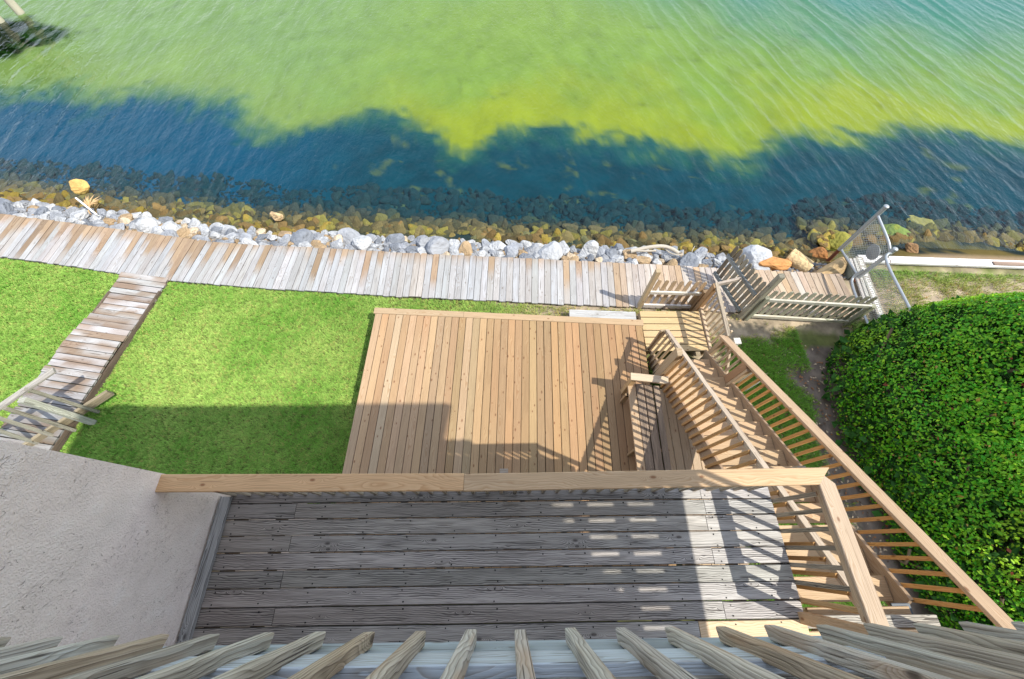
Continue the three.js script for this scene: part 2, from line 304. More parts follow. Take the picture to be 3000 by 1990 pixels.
// ---------------------------------------------------------------- boardwalk along the shore
const WHITE = [0.43, 0.438, 0.455], BROWN = [0.31, 0.225, 0.15], TAN = [0.5, 0.35, 0.22];
{
  const t = thing('boardwalk', V(-2, 0, -5.6), 'long weathered boardwalk of crosswise planks curving along the rocky shore', 'boardwalk');
  const pairs = [[-420, -520], [0, -93], [326, 245.5], [642, 570], [1130, 1107], [1613, 1614], [1850, 1863], [2043, 2072], [2260, 2326], [2387, 2443], [2478, 2540]];
  const lineAt = (line, px, list) => { // point of a world polyline from its pixel column
    for (let i = 1; i < list.length; i++) if (px <= list[i] || i === list.length - 1) return line[i - 1].clone().lerp(line[i], (px - list[i - 1]) / (list[i] - list[i - 1]));
  };
  const fx = [-420, 0, 105.7, 243, 349, 500, 636, 725, 950, 1154, 1400, 1583, 1850, 2043, 2274, 2480], bx = [-420, 0, 245.5, 357.8, 491, 799.7, 1010.5, 1150.8, 1413.8, 1600, 1863, 2119, 2326, 2443, 2550];
  const rows = []; for (let px = -420; px <= 2478; px += 4) {
    let k = 1; while (k < pairs.length - 1 && px > pairs[k][0]) k++;
    const q = lerp(pairs[k - 1][1], pairs[k][1], (px - pairs[k - 1][0]) / (pairs[k][0] - pairs[k - 1][0]));
    rows.push([lineAt(FRONT, px, fx), lineAt(BACK, q, bx)]);
  }
  let len = [0]; for (let i = 1; i < rows.length; i++) len.push(len[i - 1] + rows[i][0].clone().add(rows[i][1]).distanceTo(rows[i - 1][0].clone().add(rows[i - 1][1])) / 2);
  const rowAt = (s) => { let k = 1; while (k < len.length - 1 && s > len[k]) k++; const f = (s - len[k - 1]) / (len[k] - len[k - 1]); return [rows[k - 1][0].clone().lerp(rows[k][0], f), rows[k - 1][1].clone().lerp(rows[k][1], f)]; };
  const total = len[len.length - 1], pitch = 0.1425, n = Math.floor(total / pitch);
  for (let i = 0; i < n; i++) {
    const [f, b] = rowAt((i + 0.5) * pitch), [f0, b0] = rowAt(i * pitch), [f1, b1] = rowAt((i + 1) * pitch);
    const wf = f0.distanceTo(f1), wb = b0.distanceTo(b1), px = f.x;
    // brown at the water end or all along, silver elsewhere; towards the right the planks are newer and tan
    const newer = smooth(1.5, 3.2, px + rnd(-0.8, 0.8)), reach = clamp(rnd(-0.45, 0.3) + (px < -7 ? 0.42 : px < -5 ? 0.25 : 0) + (R() < 0.14 ? 0.6 : 0)), wh = scalec(mixc(WHITE, [0.40, 0.35, 0.30], R() * R() * 0.7), rnd(0.9, 1.07)), br = scalec(mixc(BROWN, TAN, R() * 0.5), rnd(0.85, 1.2));
    const tn = scalec(mixc(TAN, [0.5, 0.46, 0.43], R() < 0.3 ? 0.9 : R() * 0.4), rnd(0.85, 1.15)), js = rnd(0, 30);
    const col = (tt, s) => mixc(mixc(br, wh, smooth(reach - 0.16, reach + 0.2, tt + 0.25 * (vnoise(js + s * 4, tt * 3, 4096, 4096, 6) - 0.5))), tn, newer);
    const off = rnd(-0.012, 0.012), dir = b.clone().sub(f).normalize();
    f.addScaledVector(dir, off); b.addScaledVector(dir, off + rnd(-0.01, 0.01));
    const y = DW + rnd(-0.004, 0.004);
    const g = beam(V(f.x, y - 0.019, f.z), V(b.x, y - 0.019, b.z), { w: Math.min(wf, wb) - 0.004, h: 0.038, bev: 0.005, edgeDark: 0.3, col, segs: 7, shade: 0.07 });
    // planks taper a little where the walk bends
    const k = Math.max(wf, wb) / Math.min(wf, wb), P = g.attributes.position, q = V(0, 0, 0), side = V(dir.z, 0, -dir.x), L = f.distanceTo(b);
    for (let j = 0; j < P.count; j++) { q.fromBufferAttribute(P, j); const al = q.clone().sub(f).dot(dir) / L, wd = q.clone().sub(f).dot(side), kk = wf > wb ? lerp(k, 1, al) : lerp(1, k, al); q.addScaledVector(side, wd * (kk - 1)); P.setXYZ(j, q.x, q.y, q.z); }
    part(t, 'plank', g, WOOD.silver);
  }
  for (const line of [0.08, 0.5, 0.92]) for (let i = 4; i < rows.length - 40; i += 40) {
    const a = rows[i][0].clone().lerp(rows[i][1], line), b = rows[i + 40][0].clone().lerp(rows[i + 40][1], line);
    part(t, 'joist', beam(V(a.x, -0.02, a.z), V(b.x, -0.02, b.z), { w: 0.04, h: 0.1, col: [0.2, 0.15, 0.1] }), WOOD.silver);
  }
}

// ---------------------------------------------------------------- narrow path from the boardwalk to the steps, with its railing
{
  const t = thing('wooden_path', V(-8.3, 0, -4), 'narrow weathered path of short grey planks crossing the lawn from boardwalk to steps', 'path');
  const z0 = PATHL[0].z - 0.02, n = 30, pitch = 0.137;
  for (let i = 0; i < n; i++) {
    const sl = 0.022, za = z0 + i * pitch + 0.03, y = 0.075 + smooth(4, 14, i) * 0.13;
    const xl = pathX(PATHL, za), xr = pathX(PATHR, za + 0.2) + 0.0, c = scalec(mixc([0.3, 0.25, 0.21], [0.5, 0.5, 0.5], R()), rnd(0.85, 1.15)), js = rnd(0, 40), dk2 = 1 - 0.35 * smooth(15, 22, i);
    const col = (tt, s) => scalec(mixc(scalec([0.30, 0.22, 0.16], 1), mixc(c, [0.56, 0.57, 0.59], 0.4), smooth(0.3, 0.62, vnoise(js + tt * 3, s * 3 + i, 4096, 4096, 16))), dk2);
    part(t, 'plank', beam(V(xl + rnd(-0.02, 0.02), y - 0.019, za), V(xr + rnd(-0.02, 0.02), y - 0.019 + 0.01, za + 0.16 + sl), { w: pitch - 0.006, h: 0.038, bev: 0.006, edgeDark: 0.2, col, segs: 9, shade: 0.1 }), WOOD.silver);
  }
  const side = (line, dx, y0) => { const a = V(pathX(line, z0 + 0.4) + dx, 0.03 + y0, z0 + 0.5), b = V(pathX(line, z0 + n * pitch) + dx, 0.12 + y0, z0 + n * pitch + 0.1); return beam(a, b, { w: 0.04, h: 0.14, col: [0.16, 0.12, 0.09] }); };
  part(t, 'side_board', side(PATHR, -0.03, 0), WOOD.grey); part(t, 'side_board', side(PATHL, 0.03, 0), WOOD.grey);
}
{
  const t = thing('step_railing', V(-7.75, 0, -2), 'short weathered grey railing with leaning posts beside the path at the stucco wall', 'railing');
  const G = [0.6, 0.61, 0.55], G2 = [0.42, 0.41, 0.36];
  const baseY = 0.05, topY = 1.3;
  const A = [[1800, 800], [1690, 990], [1370, 1140], [1110, 1280], [840, 1430]], B = [[690, 425], [400, 560], [0, 745], [-260, 1000], [-560, 1180]];
  const bp = A.map(([x, y]) => at(x / 6.27, 1080 + y / 6.27, baseY));
  bp.forEach((p, i) => {
    const top = V(p.x - 0.02, topY - 0.04 * i, p.z - 0.03 * i), big = i === 1;
    part(t, big ? 'post' : 'baluster', beam(V(p.x, big ? 0 : baseY, p.z), top, { w: big ? 0.11 : 0.06, h: big ? 0.09 : 0.05, up: V(0, 0, 1), col: big ? G : G2, segs: 2 }), WOOD.post);
  });
  const a = bp[0].clone(), e = bp[4].clone(), d = e.clone().sub(a).normalize();
  const lo = a.clone().addScaledVector(d, -0.45), hi = e.clone().addScaledVector(d, 0.5), ty = topY + 0.01;
  part(t, 'top_rail', beam(V(lo.x - 0.02, ty + 0.02, lo.z), V(hi.x - 0.02, ty - 0.2, hi.z - 0.14), { w: 0.11, h: 0.038, col: [0.5, 0.48, 0.44] }), WOOD.grey);
  part(t, 'bottom_rail', beam(V(lo.x - 0.05, 0.26, lo.z), V(hi.x - 0.05, 0.26, hi.z), { w: 0.06, h: 0.16, col: [0.36, 0.3, 0.2] }), WOOD.grey);
}

// ---------------------------------------------------------------- lower deck
const LD = 0.45, NEW = [0.37, 0.235, 0.115];
{
  const t = thing('lower_deck', V(0, 0, -2.5), 'low square deck of new tan boards beside the lawn', 'deck');
  const TL = [-2.66, -4.34], TR = [2.75, -4.03], n = 38, slope = -0.034, zEnd = 0.6;
  const fz = (x) => lerp(TL[1], TR[1], (x - TL[0]) / (TR[0] - TL[0])), cutk = (TR[1] - TL[1]) / (TR[0] - TL[0]);
  for (let i = 0; i < n; i++) {
    const x = lerp(TL[0] + 0.02, TR[0], (i + 0.5) / n), z = fz(x) + 0.142, w = (TR[0] - TL[0]) / n - 0.0035 - (R() < 0.2 ? 0.004 : 0);
    const light = mixc(NEW, [0.50, 0.37, 0.235], lerp(0.95, 0.1, smooth(-2.2, 1.6, x)) * (0.55 + 0.45 * R())), dk = scalec(mixc(light, [0.42, 0.25, 0.13], R() < 0.35 ? 0.6 : 0.1), rnd(0.9, 1.1)), js = rnd(0, 50);
    const col = (tt, s) => mixc(dk, light, smooth(0.35, 0.65, vnoise(js, tt * 4, 4096, 4096, 26)));
    part(t, 'deck_board', beam(V(x, LD - 0.019 + rnd(-0.0015, 0.0015), z), V(x + slope * (zEnd - z), LD - 0.019, zEnd), { w, h: 0.038, bev: 0.006, edgeDark: 0.22, col, segs: 6, shade: 0.15, tint: 0.12, cut0: [0, 0] }), WOOD.fresh);
  }
  for (let i = 0; i < 7; i++) {                               // under the stair
    const x = 2.86 + i * 0.146; part(t, 'deck_board', beam(V(x, LD - 0.02, -2.55), V(x - 0.09, LD - 0.02, zEnd), { w: 0.138, h: 0.038, col: [0.5, 0.38, 0.26], shade: 0.1 }), WOOD.fresh);
  }
  const mid = -0.85; // the board across the front ends
  for (const [x0, x1] of [[TL[0] - 0.01, mid], [mid + 0.004, TR[0] + 0.03]]) part(t, 'end_board', beam(V(x0, LD - 0.013, fz(x0) + 0.068), V(x1, LD - 0.013, fz(x1) + 0.068), { w: 0.136, h: 0.038, col: scalec([0.46, 0.34, 0.21], rnd(0.95, 1.05)), segs: 3 }), WOOD.fresh);
  part(t, 'rim_board', beam(V(TL[0] + 0.01, 0.22, TL[1] + 0.03), V(TR[0], 0.22, TR[1] + 0.03), { w: 0.04, h: 0.38, col: [0.4, 0.28, 0.18] }), WOOD.fresh);
  part(t, 'rim_board', beam(V(TL[0] + 0.05, 0.22, TL[1] + 0.05), V(TL[0] + 0.05 + slope * 4.9, 0.22, zEnd), { w: 0.04, h: 0.38, col: [0.34, 0.24, 0.15] }), WOOD.fresh);
  part(t, 'rim_board', beam(V(TR[0] - 0.02, 0.2, TR[1] + 0.05), V(TR[0] - 0.02 - 0.14, 0.2, zEnd), { w: 0.04, h: 0.4, col: [0.25, 0.18, 0.12] }), WOOD.fresh);
}
// pale step between deck and boardwalk
{
  const t = thing('deck_step', V(2.2, 0, -4.35), 'low whitish step board between tan deck and boardwalk', 'step');
  const a = at(1668, 912, 0.27), b = at(1862, 919, 0.27);
  part(t, 'tread', beam(V(a.x, 0.25, a.z + 0.05), V(b.x, 0.25, b.z + 0.05), { w: 0.19, h: 0.04, col: [0.44, 0.445, 0.45] }), WOOD.silver);
  part(t, 'riser', beam(V(a.x, 0.115, a.z + 0.0), V(b.x, 0.115, b.z + 0.0), { w: 0.04, h: 0.22, col: [0.5, 0.48, 0.45] }), WOOD.silver);
}

// ---------------------------------------------------------------- bench on the lower deck
{
  const t = thing('deck_bench', V(2.3, LD, -1.6), 'brown slatted bench against the stair at the right edge of tan deck', 'bench');
  const y = 0.9, xs = [[2.13, 2.075], [2.272, 2.215], [2.42, 2.36], [2.562, 2.5]];
  xs.forEach(([a, b], i) => part(t, 'seat_board', beam(V(a + 0.065, y - 0.019, -2.5 + 0.02 * i), V(b + 0.065 - 0.03, y - 0.019, -0.1), { w: i === 3 ? 0.1 : 0.132, h: 0.038, col: i === 0 ? [0.46, 0.33, 0.21] : [0.36, 0.27, 0.2], segs: 3, shade: 0.12 }), i === 0 ? WOOD.fresh : WOOD.grey));
  for (const z of [-2.3, -1.35, -0.5]) part(t, 'leg', beam(V(2.12, LD, z), V(2.12, y - 0.04, z), { w: 0.09, h: 0.04, up: V(0, 0, 1), col: [0.4, 0.28, 0.16] }), WOOD.fresh);
  for (const z of [-2.3, -1.35, -0.5]) part(t, 'cross_bar', beam(V(2.1, y - 0.08, z), V(2.66, y - 0.08, z), { w: 0.04, h: 0.08, col: [0.4, 0.28, 0.16] }), WOOD.fresh);
  part(t, 'armrest', beam(V(2.1, 1.2, -2.5), V(2.72, 1.2, -2.42), { w: 0.13, h: 0.038, col: [0.62, 0.5, 0.36] }), WOOD.fresh);
  part(t, 'arm_post', beam(V(2.17, LD, -2.49), V(2.17, 1.18, -2.49), { w: 0.09, h: 0.09, up: V(0, 0, 1), col: [0.55, 0.38, 0.2] }), WOOD.fresh);
}

// ---------------------------------------------------------------- stair: landing, treads, stringers, handrails
const XR = 3.96, XL = 2.88, STEP = (z) => 0.51 + 0.6377 * (z + 3.131);     // top line of the right stringer
{
  const t = thing('stair_landing', V(3.4, 0, -3.9), 'small landing of fresh pale yellow boards at the foot of the stair', 'landing');
  for (let i = 0; i < 6; i++) { const z = -4.307 + 0.155 * (i + 0.5); part(t, 'deck_board', beam(V(2.79, 0.33, z), V(4.02, 0.33, z + 0.012), { w: 0.144, h: 0.038, bev: 0.006, edgeDark: 0.25, col: [0.60, 0.45, 0.25], segs: 2, shade: 0.05 }), WOOD.fresh); }
  part(t, 'rim_board', beam(V(2.8, 0.2, -4.27), V(4.0, 0.2, -4.27), { w: 0.04, h: 0.22, col: [0.5, 0.36, 0.22] }), WOOD.fresh);
  part(t, 'rim_board', beam(V(2.8, 0.2, -4.25), V(2.8, 0.2, -3.4), { w: 0.04, h: 0.22, col: [0.5, 0.36, 0.22] }), WOOD.fresh);
  part(t, 'rim_board', beam(V(4.0, 0.2, -4.25), V(4.0, 0.2, -3.4), { w: 0.04, h: 0.22, col: [0.5, 0.36, 0.22] }), WOOD.fresh);
}
const HIN = (z) => 7.45 - (6.30 - 0.631 * (z + 3.41)), HOUT = (z) => 7.45 - (6.405 - 0.659 * (z + 3.33));
{
  const t = thing('stair', V(3.4, 0, -1.3), 'long wooden stair with pale treads descending from upper deck to landing', 'stairs');
  for (let i = 0; i < 16; i++) {
    const z = -3.131 + 0.247 * i, y = 0.487 + 0.1575 * i;
    part(t, 'tread', beam(V(XL + 0.03, y - 0.019, z + 0.112), V(XR - 0.05, y - 0.019, z + 0.112), { w: 0.222, h: 0.038, col: [0.54, 0.39, 0.24], segs: 2, shade: 0.07 }), WOOD.fresh);
  }
  const str = (x, z0, z1, dy, h, col) => beam(V(x, STEP(z0) - dy, z0), V(x, STEP(z1) - dy, z1), { w: 0.04, h, up: V(0, 1, 0), col, segs: 4 });
  part(t, 'stringer', str(XR - 0.02, -3.3, 0.60, 0.13, 0.3, [0.46, 0.34, 0.23]), WOOD.fresh);
  part(t, 'stringer', str(XL, -3.3, 0.60, 0.16, 0.3, [0.46, 0.34, 0.23]), WOOD.fresh);
  part(t, 'bracket', beam(V(XR - 0.2, STEP(0.58) - 0.05, 0.6), V(XR - 0.02, STEP(0.58) - 0.05, 0.6), { w: 0.1, h: 0.02, col: [0.10, 0.12, 0.15] }), new THREE.MeshStandardMaterial({ vertexColors: true, metalness: 0.2, roughness: 0.6 }));
  // upper landing beside the upper deck
  part(t, 'landing_board', beam(V(2.74, 2.95, 0.67), V(4.04, 2.95, 0.68), { w: 0.1, h: 0.038, col: [0.5, 0.47, 0.43] }), WOOD.grey);
  for (let i = 0; i < 6; i++) part(t, 'landing_board', beam(V(2.74, 2.985, 0.81 + i * 0.148), V(4.1, 2.985, 0.81 + i * 0.148), { w: 0.142, h: 0.038, col: [0.74, 0.56, 0.36], segs: 2 }), WOOD.fresh);
  part(t, 'landing_post', beam(V(4.06, 0, 0.86), V(4.06, 3.62, 0.86), { w: 0.09, h: 0.09, up: V(0, 0, 1), col: [0.6, 0.44, 0.27] }), WOOD.fresh);
  part(t, 'landing_post', beam(V(4.06, 0, 1.75), V(4.06, 3.0, 1.75), { w: 0.09, h: 0.09, up: V(0, 0, 1), col: [0.6, 0.44, 0.27] }), WOOD.fresh);
}
{
  const OR = [0.58, 0.34, 0.14], t = thing('inner_stair_railing', V(2.9, 0, -1.5), 'sloping stair railing of square balusters between bench and stair treads', 'railing');
  const z0 = -3.41, z1 = 0.62, x = 2.9;
  part(t, 'handrail', beam(V(x + 0.02, HIN(z0) - 0.045, z0), V(x + 0.02, HIN(z1) - 0.045, z1), { w: 0.07, h: 0.075, col: [0.56, 0.46, 0.35], segs: 5 }), WOOD.silver);
  let i = 0;
  for (let z = z0 + 0.02; z < 0.6; z += 0.122, i++) part(t, 'baluster', beam(V(x - 0.06, STEP(z) - 0.30, z), V(x - 0.018, HIN(z) - 0.03 , z), { w: 0.038, h: 0.038, up: V(0, 0, 1), col: z < -2.8 ? [0.5, 0.38, 0.24] : OR, shade: 0.15, cut1: [0, -0.6] }), WOOD.fresh);
  part(t, 'post', beam(V(x - 0.05, 0.3, -2.78), V(x - 0.05, HIN(-2.78) + 0.02, -2.78), { w: 0.09, h: 0.14, up: V(0, 0, 1), col: [0.6, 0.46, 0.3] }), WOOD.fresh);
  part(t, 'post', beam(V(x - 0.05, 0.3, -3.42), V(x - 0.05, HIN(-3.42) - 0.02, -3.42), { w: 0.09, h: 0.04, up: V(0, 0, 1), col: [0.5, 0.38, 0.24] }), WOOD.fresh);
}
{
  const t = thing('outer_stair_railing', V(4.05, 0, -1.4), 'long sloping stair railing with broad tan cap and orange balusters on the hedge side', 'railing');
  const z0 = -3.36, z1 = 0.72, x = 3.98;
  part(t, 'handrail', beam(V(x + 0.0, HOUT(z0) - 0.02, z0), V(x + 0.0, HOUT(z1) - 0.02, z1), { w: 0.14, h: 0.04, col: [0.56, 0.4, 0.26], segs: 6, tint: 0 }), WOOD.fresh);
  part(t, 'under_rail', beam(V(x + 0.035, HOUT(z0) - 0.085, z0 + 0.05), V(x + 0.035, HOUT(z1) - 0.085, z1), { w: 0.04, h: 0.09, col: [0.56, 0.42, 0.28], segs: 4 }), WOOD.fresh);
  for (let z = -3.12; z < 0.6; z += 0.1215) { if (z > -2.75 && z < -2.5) continue; part(t, 'baluster', beam(V(XR + 0.02, STEP(z) - 0.2, z), V(XR + 0.02, HOUT(z) - 0.05, z), { w: 0.038, h: 0.038, up: V(0, 0, 1), col: z < -2.4 ? [0.55, 0.44, 0.31] : [0.66, 0.37, 0.13], shade: 0.12 }), WOOD.fresh); }
  part(t, 'post', beam(V(XR + 0.0, 0, -2.58), V(XR + 0.0, HOUT(-2.58) - 0.04, -2.58), { w: 0.09, h: 0.14, up: V(0, 0, 1), col: [0.46, 0.3, 0.18] }), WOOD.fresh);
  part(t, 'post', beam(V(XR + 0.0, 0, -2.48), V(XR + 0.0, HOUT(-2.48) - 0.12, -2.48), { w: 0.09, h: 0.05, up: V(0, 0, 1), col: [0.66, 0.52, 0.36] }), WOOD.fresh);
  part(t, 'post', beam(V(XR + 0.03, 0, -3.28), V(XR + 0.03, HOUT(-3.28) - 0.03, -3.28), { w: 0.09, h: 0.09, up: V(0, 0, 1), col: [0.48, 0.36, 0.24] }), WOOD.fresh);
  part(t, 'brace', beam(V(XR + 0.12, 0.98, -3.2), V(XR + 0.06, 0.62, -2.62), { w: 0.04, h: 0.09, col: [0.52, 0.42, 0.3] }), WOOD.fresh);
}
{
  const t = thing('landing_railing', V(4.08, 0, -3.9), 'level railing of square balusters along the right side of the landing', 'railing');
  const x = 4.08, za = -4.46, zb = -3.33;
  part(t, 'top_rail', beam(V(x, 1.11, za), V(x - 0.02, 1.05, zb), { w: 0.07, h: 0.05, col: [0.56, 0.46, 0.36], segs: 3 }), WOOD.grey);
  part(t, 'bottom_rail', beam(V(x, 0.36, za), V(x - 0.02, 0.33, zb), { w: 0.05, h: 0.09, col: [0.6, 0.47, 0.33], segs: 3 }), WOOD.fresh);
  for (let i = 0; i < 8; i++) { const z = za + 0.17 + i * 0.125; part(t, 'baluster', beam(V(x + 0.035, 0.28, z), V(x + 0.035, 1.1, z), { w: 0.036, h: 0.036, up: V(0, 0, 1), col: [0.62, 0.5, 0.35], shade: 0.1 }), WOOD.fresh); }
  part(t, 'post', beam(V(x - 0.02, 0, -4.4), V(x - 0.02, 1.12, -4.4), { w: 0.1, h: 0.1, up: V(0, 0, 1), col: [0.42, 0.27, 0.15] }), WOOD.fresh);
}
// pickets: a flat board with a rounded top
function picket(p, top, w = 0.085, along_ = V(1, 0, 0), col = [0.5, 0.47, 0.38]) {
  const s = new THREE.Shape(), h = top - p.y, x = w / 2; s.moveTo(-x, 0); s.lineTo(x, 0); s.lineTo(x, h - 0.1); s.quadraticCurveTo(x, h - 0.03, x * 0.35, h - 0.005); s.quadraticCurveTo(0, h + 0.005, -x * 0.35, h - 0.005); s.quadraticCurveTo(-x, h - 0.03, -x, h - 0.1); s.closePath();
  const g = new THREE.ExtrudeGeometry(s, { depth: 0.018, bevelEnabled: false, curveSegments: 4 }).toNonIndexed ? new THREE.ExtrudeGeometry(s, { depth: 0.018, bevelEnabled: false, curveSegments: 4 }) : null;
  const P = g.attributes.position, U = g.attributes.uv, k = rnd(0.82, 1.18), u0 = rnd(0, 9), v0 = rnd(0, 9), c = new Float32Array(P.count * 3);
  for (let i = 0; i < P.count; i++) { U.setXY(i, u0 + P.getY(i), v0 + P.getX(i) + P.getZ(i)); c.set([col[0] * k, col[1] * k, col[2] * k], i * 3); }
  g.setAttribute('color', new THREE.BufferAttribute(c, 3));
  g.translate(0, 0, -0.009); g.rotateY(Math.atan2(-along_.z, along_.x)); g.translate(p.x, p.y, p.z); return g;
}
{
  const t = thing('landing_fence', V(3.5, 0, -4.6), 'low picket fence between landing and boardwalk with tall corner post', 'fence');
  const C = [0.6, 0.46, 0.31];
  for (let i = 0; i < 7; i++) { const x = 3.06 + i * 0.15; part(t, 'picket', picket(V(x, 0.1, -4.62 + 0.008 * i), 1.0 + rnd(-0.01, 0.01), 0.085, V(1, 0, 0), C), WOOD.fresh); }
  part(t, 'top_rail', beam(V(2.96, 0.62, -4.58), V(4.04, 0.62, -4.54), { w: 0.038, h: 0.088, col: [0.74, 0.72, 0.68] }), WOOD.silver);
  part(t, 'bottom_rail', beam(V(2.98, 0.13, -4.58), V(4.0, 0.13, -4.54), { w: 0.04, h: 0.088, col: [0.78, 0.77, 0.74] }), WOOD.silver);
  part(t, 'post', beam(V(2.92, 0, -4.6), V(2.92, 1.3, -4.62), { w: 0.09, h: 0.09, up: V(0, 0, 1), col: [0.58, 0.46, 0.3], segs: 3 }), WOOD.fresh);
  part(t, 'post', beam(V(4.04, 0, -4.53), V(4.06, 0.74, -4.53), { w: 0.1, h: 0.1, up: V(0, 0, 1), col: [0.4, 0.27, 0.16] }), WOOD.fresh);
}
{
  const t = thing('picket_fence', V(6.2, 0, -4.25), 'weathered greenish picket fence between boardwalk and hedge', 'fence');
  const a = V(5.25, 0, -4.33), b = V(7.3, 0, -4.17), d = b.clone().sub(a).normalize(), C = [0.46, 0.45, 0.35];
  for (let i = 0; i < 14; i++) { const p = a.clone().lerp(b, (i + 0.45) / 14); part(t, 'picket', picket(V(p.x, 0.04, p.z - 0.03), 1.0 + rnd(-0.015, 0.015), 0.088, d, C), WOOD.grey); }
  part(t, 'top_rail', beam(V(a.x, 0.72, a.z + 0.01), V(b.x, 0.72, b.z + 0.01), { w: 0.04, h: 0.088, col: [0.7, 0.69, 0.62] }), WOOD.silver);
  part(t, 'bottom_rail', beam(V(a.x, 0.11, a.z + 0.01), V(b.x, 0.11, b.z + 0.01), { w: 0.04, h: 0.088, col: [0.66, 0.64, 0.55] }), WOOD.silver);
  part(t, 'post', beam(V(5.2, 0, -4.3), V(5.2, 0.83, -4.31), { w: 0.09, h: 0.09, up: V(0, 0, 1), col: [0.5, 0.5, 0.38] }), WOOD.grey);
  part(t, 'post', beam(V(7.34, 0, -4.16), V(7.34, 0.75, -4.16), { w: 0.09, h: 0.09, up: V(0, 0, 1), col: [0.5, 0.5, 0.38] }), WOOD.grey);
  part(t, 'gate_post', beam(V(5.08, 0, -4.33), V(5.1, 1.49, -4.36), { w: 0.1, h: 0.1, up: V(0, 0, 1), col: [0.48, 0.44, 0.34], segs: 2 }), WOOD.grey);
}
{
  const t = thing('picket_gate', V(4.85, 0, -4.9), 'grey picket gate standing open across the boardwalk', 'gate');
  const a = V(4.69, 0, -5.40), b = V(4.99, 0, -4.38), d = b.clone().sub(a).normalize();
  for (let i = 0; i < 9; i++) { const p = a.clone().lerp(b, (i + 0.5) / 9); part(t, 'picket', picket(V(p.x + 0.03, 0.12, p.z), 1.16 + rnd(-0.02, 0.02), 0.085, d, i < 2 ? [0.3, 0.25, 0.18] : [0.46, 0.42, 0.33]), WOOD.grey); }
  part(t, 'top_rail', beam(V(a.x, 0.8, a.z), V(b.x, 0.8, b.z), { w: 0.038, h: 0.088, col: [0.42, 0.45, 0.46] }), WOOD.grey);
  part(t, 'bottom_rail', beam(V(a.x, 0.2, a.z), V(b.x, 0.2, b.z), { w: 0.038, h: 0.088, col: [0.36, 0.4, 0.4] }), WOOD.grey);
  part(t, 'brace', beam(V(4.16, 0.98, -4.52), V(4.79, 0.8, -4.78), { w: 0.05, h: 0.088, col: [0.6, 0.52, 0.44] }), WOOD.grey);
}
{
  const W2 = [0.8, 0.8, 0.78];
  const s = thing('white_post', V(4.6, 0, -3.55), 'short square white post on the sand right of the landing', 'post');
  part(s, 'shaft', beam(V(4.6, 0, -3.55), V(4.6, 0.42, -3.55), { w: 0.1, h: 0.1, up: V(0, 0, 1), col: W2 }), WOOD.silver);
  part(s, 'cap', beam(V(4.6, 0.42, -3.55), V(4.6, 0.44, -3.55), { w: 0.13, h: 0.13, up: V(0, 0, 1), col: W2 }), WOOD.silver);
  const t = thing('stake_pair', V(4.75, 0, -2.75), 'two white pointed stakes beside the outer stair railing', 'stakes');
  for (const [x, z] of [[4.62, -2.85], [4.72, -2.68]]) part(t, 'stake', picket(V(x, 0, z), 0.62, 0.08, V(0, 0, 1), W2), WOOD.silver);
}

// ---------------------------------------------------------------- the stucco house: side wall, body, roof
const UD = 7.45 - 4.36;                                    // upper deck level
const STUCCO = (() => {
  const H = (u, v) => { let s = 0, a = 0.5, c = 8; for (let i = 0; i < 6; i++) { s += a * vnoise(u * c, v * c * 1, c, c, 160 + i); a *= 0.55; c *= 2; } return s; };
  const crack = (u, v) => { // short curled edges of the trowelled coat, running aslant
    const p = u + v, q = u - v, w = 0.02 * vnoise(u * 40, v * 40, 40, 40, 172), a = vnoise((p + w) * 26, (q + w) * 64, 26, 64, 170), m = smooth(0.5, 0.66, vnoise(u * 6, v * 6, 6, 6, 171) * 0.55 + vnoise(u * 24, v * 24, 24, 24, 173) * 0.45);
    return smooth(0.03, 0.0, Math.abs(a - 0.5)) * m * smooth(0.5, 0.62, vnoise(u * 72, v * 72, 72, 72, 174)); };
  const bump = tex(1024, 1024, (u, v) => { const s = H(u, v) * 0.65 + 0.2 * vnoise(u * 180, v * 180, 180, 180, 175) - 0.45 * crack(u, v) + 0.2; return [s, s, s]; }, { rep: [1 / 1.25, 1 / 1.25] });
  const map = tex(1024, 1024, (u, v) => { const k = 0.97 + 0.2 * (H(u, v) - 0.5), c = crack(u, v); return mixc([k, k * 0.985, k * 0.975], [0.4, 0.37, 0.35], c * 0.55); }, { srgb: true, rep: [1 / 1.25, 1 / 1.25] });
  return new THREE.MeshStandardMaterial({ map, bumpMap: bump, bumpScale: 0.02, color: new THREE.Color(0.97, 0.88, 0.82), roughness: 0.92 });
})();
function box(x0, x1, y0, y1, z0, z1) {
  const g = new THREE.BoxGeometry(x1 - x0, y1 - y0, z1 - z0); g.translate((x0 + x1) / 2, (y0 + y1) / 2, (z0 + z1) / 2);
  const P = g.attributes.position, N = g.attributes.normal, U = g.attributes.uv;
  for (let i = 0; i < P.count; i++) { const ax = Math.abs(N.getX(i)), ay = Math.abs(N.getY(i)); ax > 0.5 ? U.setXY(i, P.getZ(i), P.getY(i)) : ay > 0.5 ? U.setXY(i, P.getX(i), P.getZ(i)) : U.setXY(i, P.getX(i), P.getY(i)); }
  return g;
}
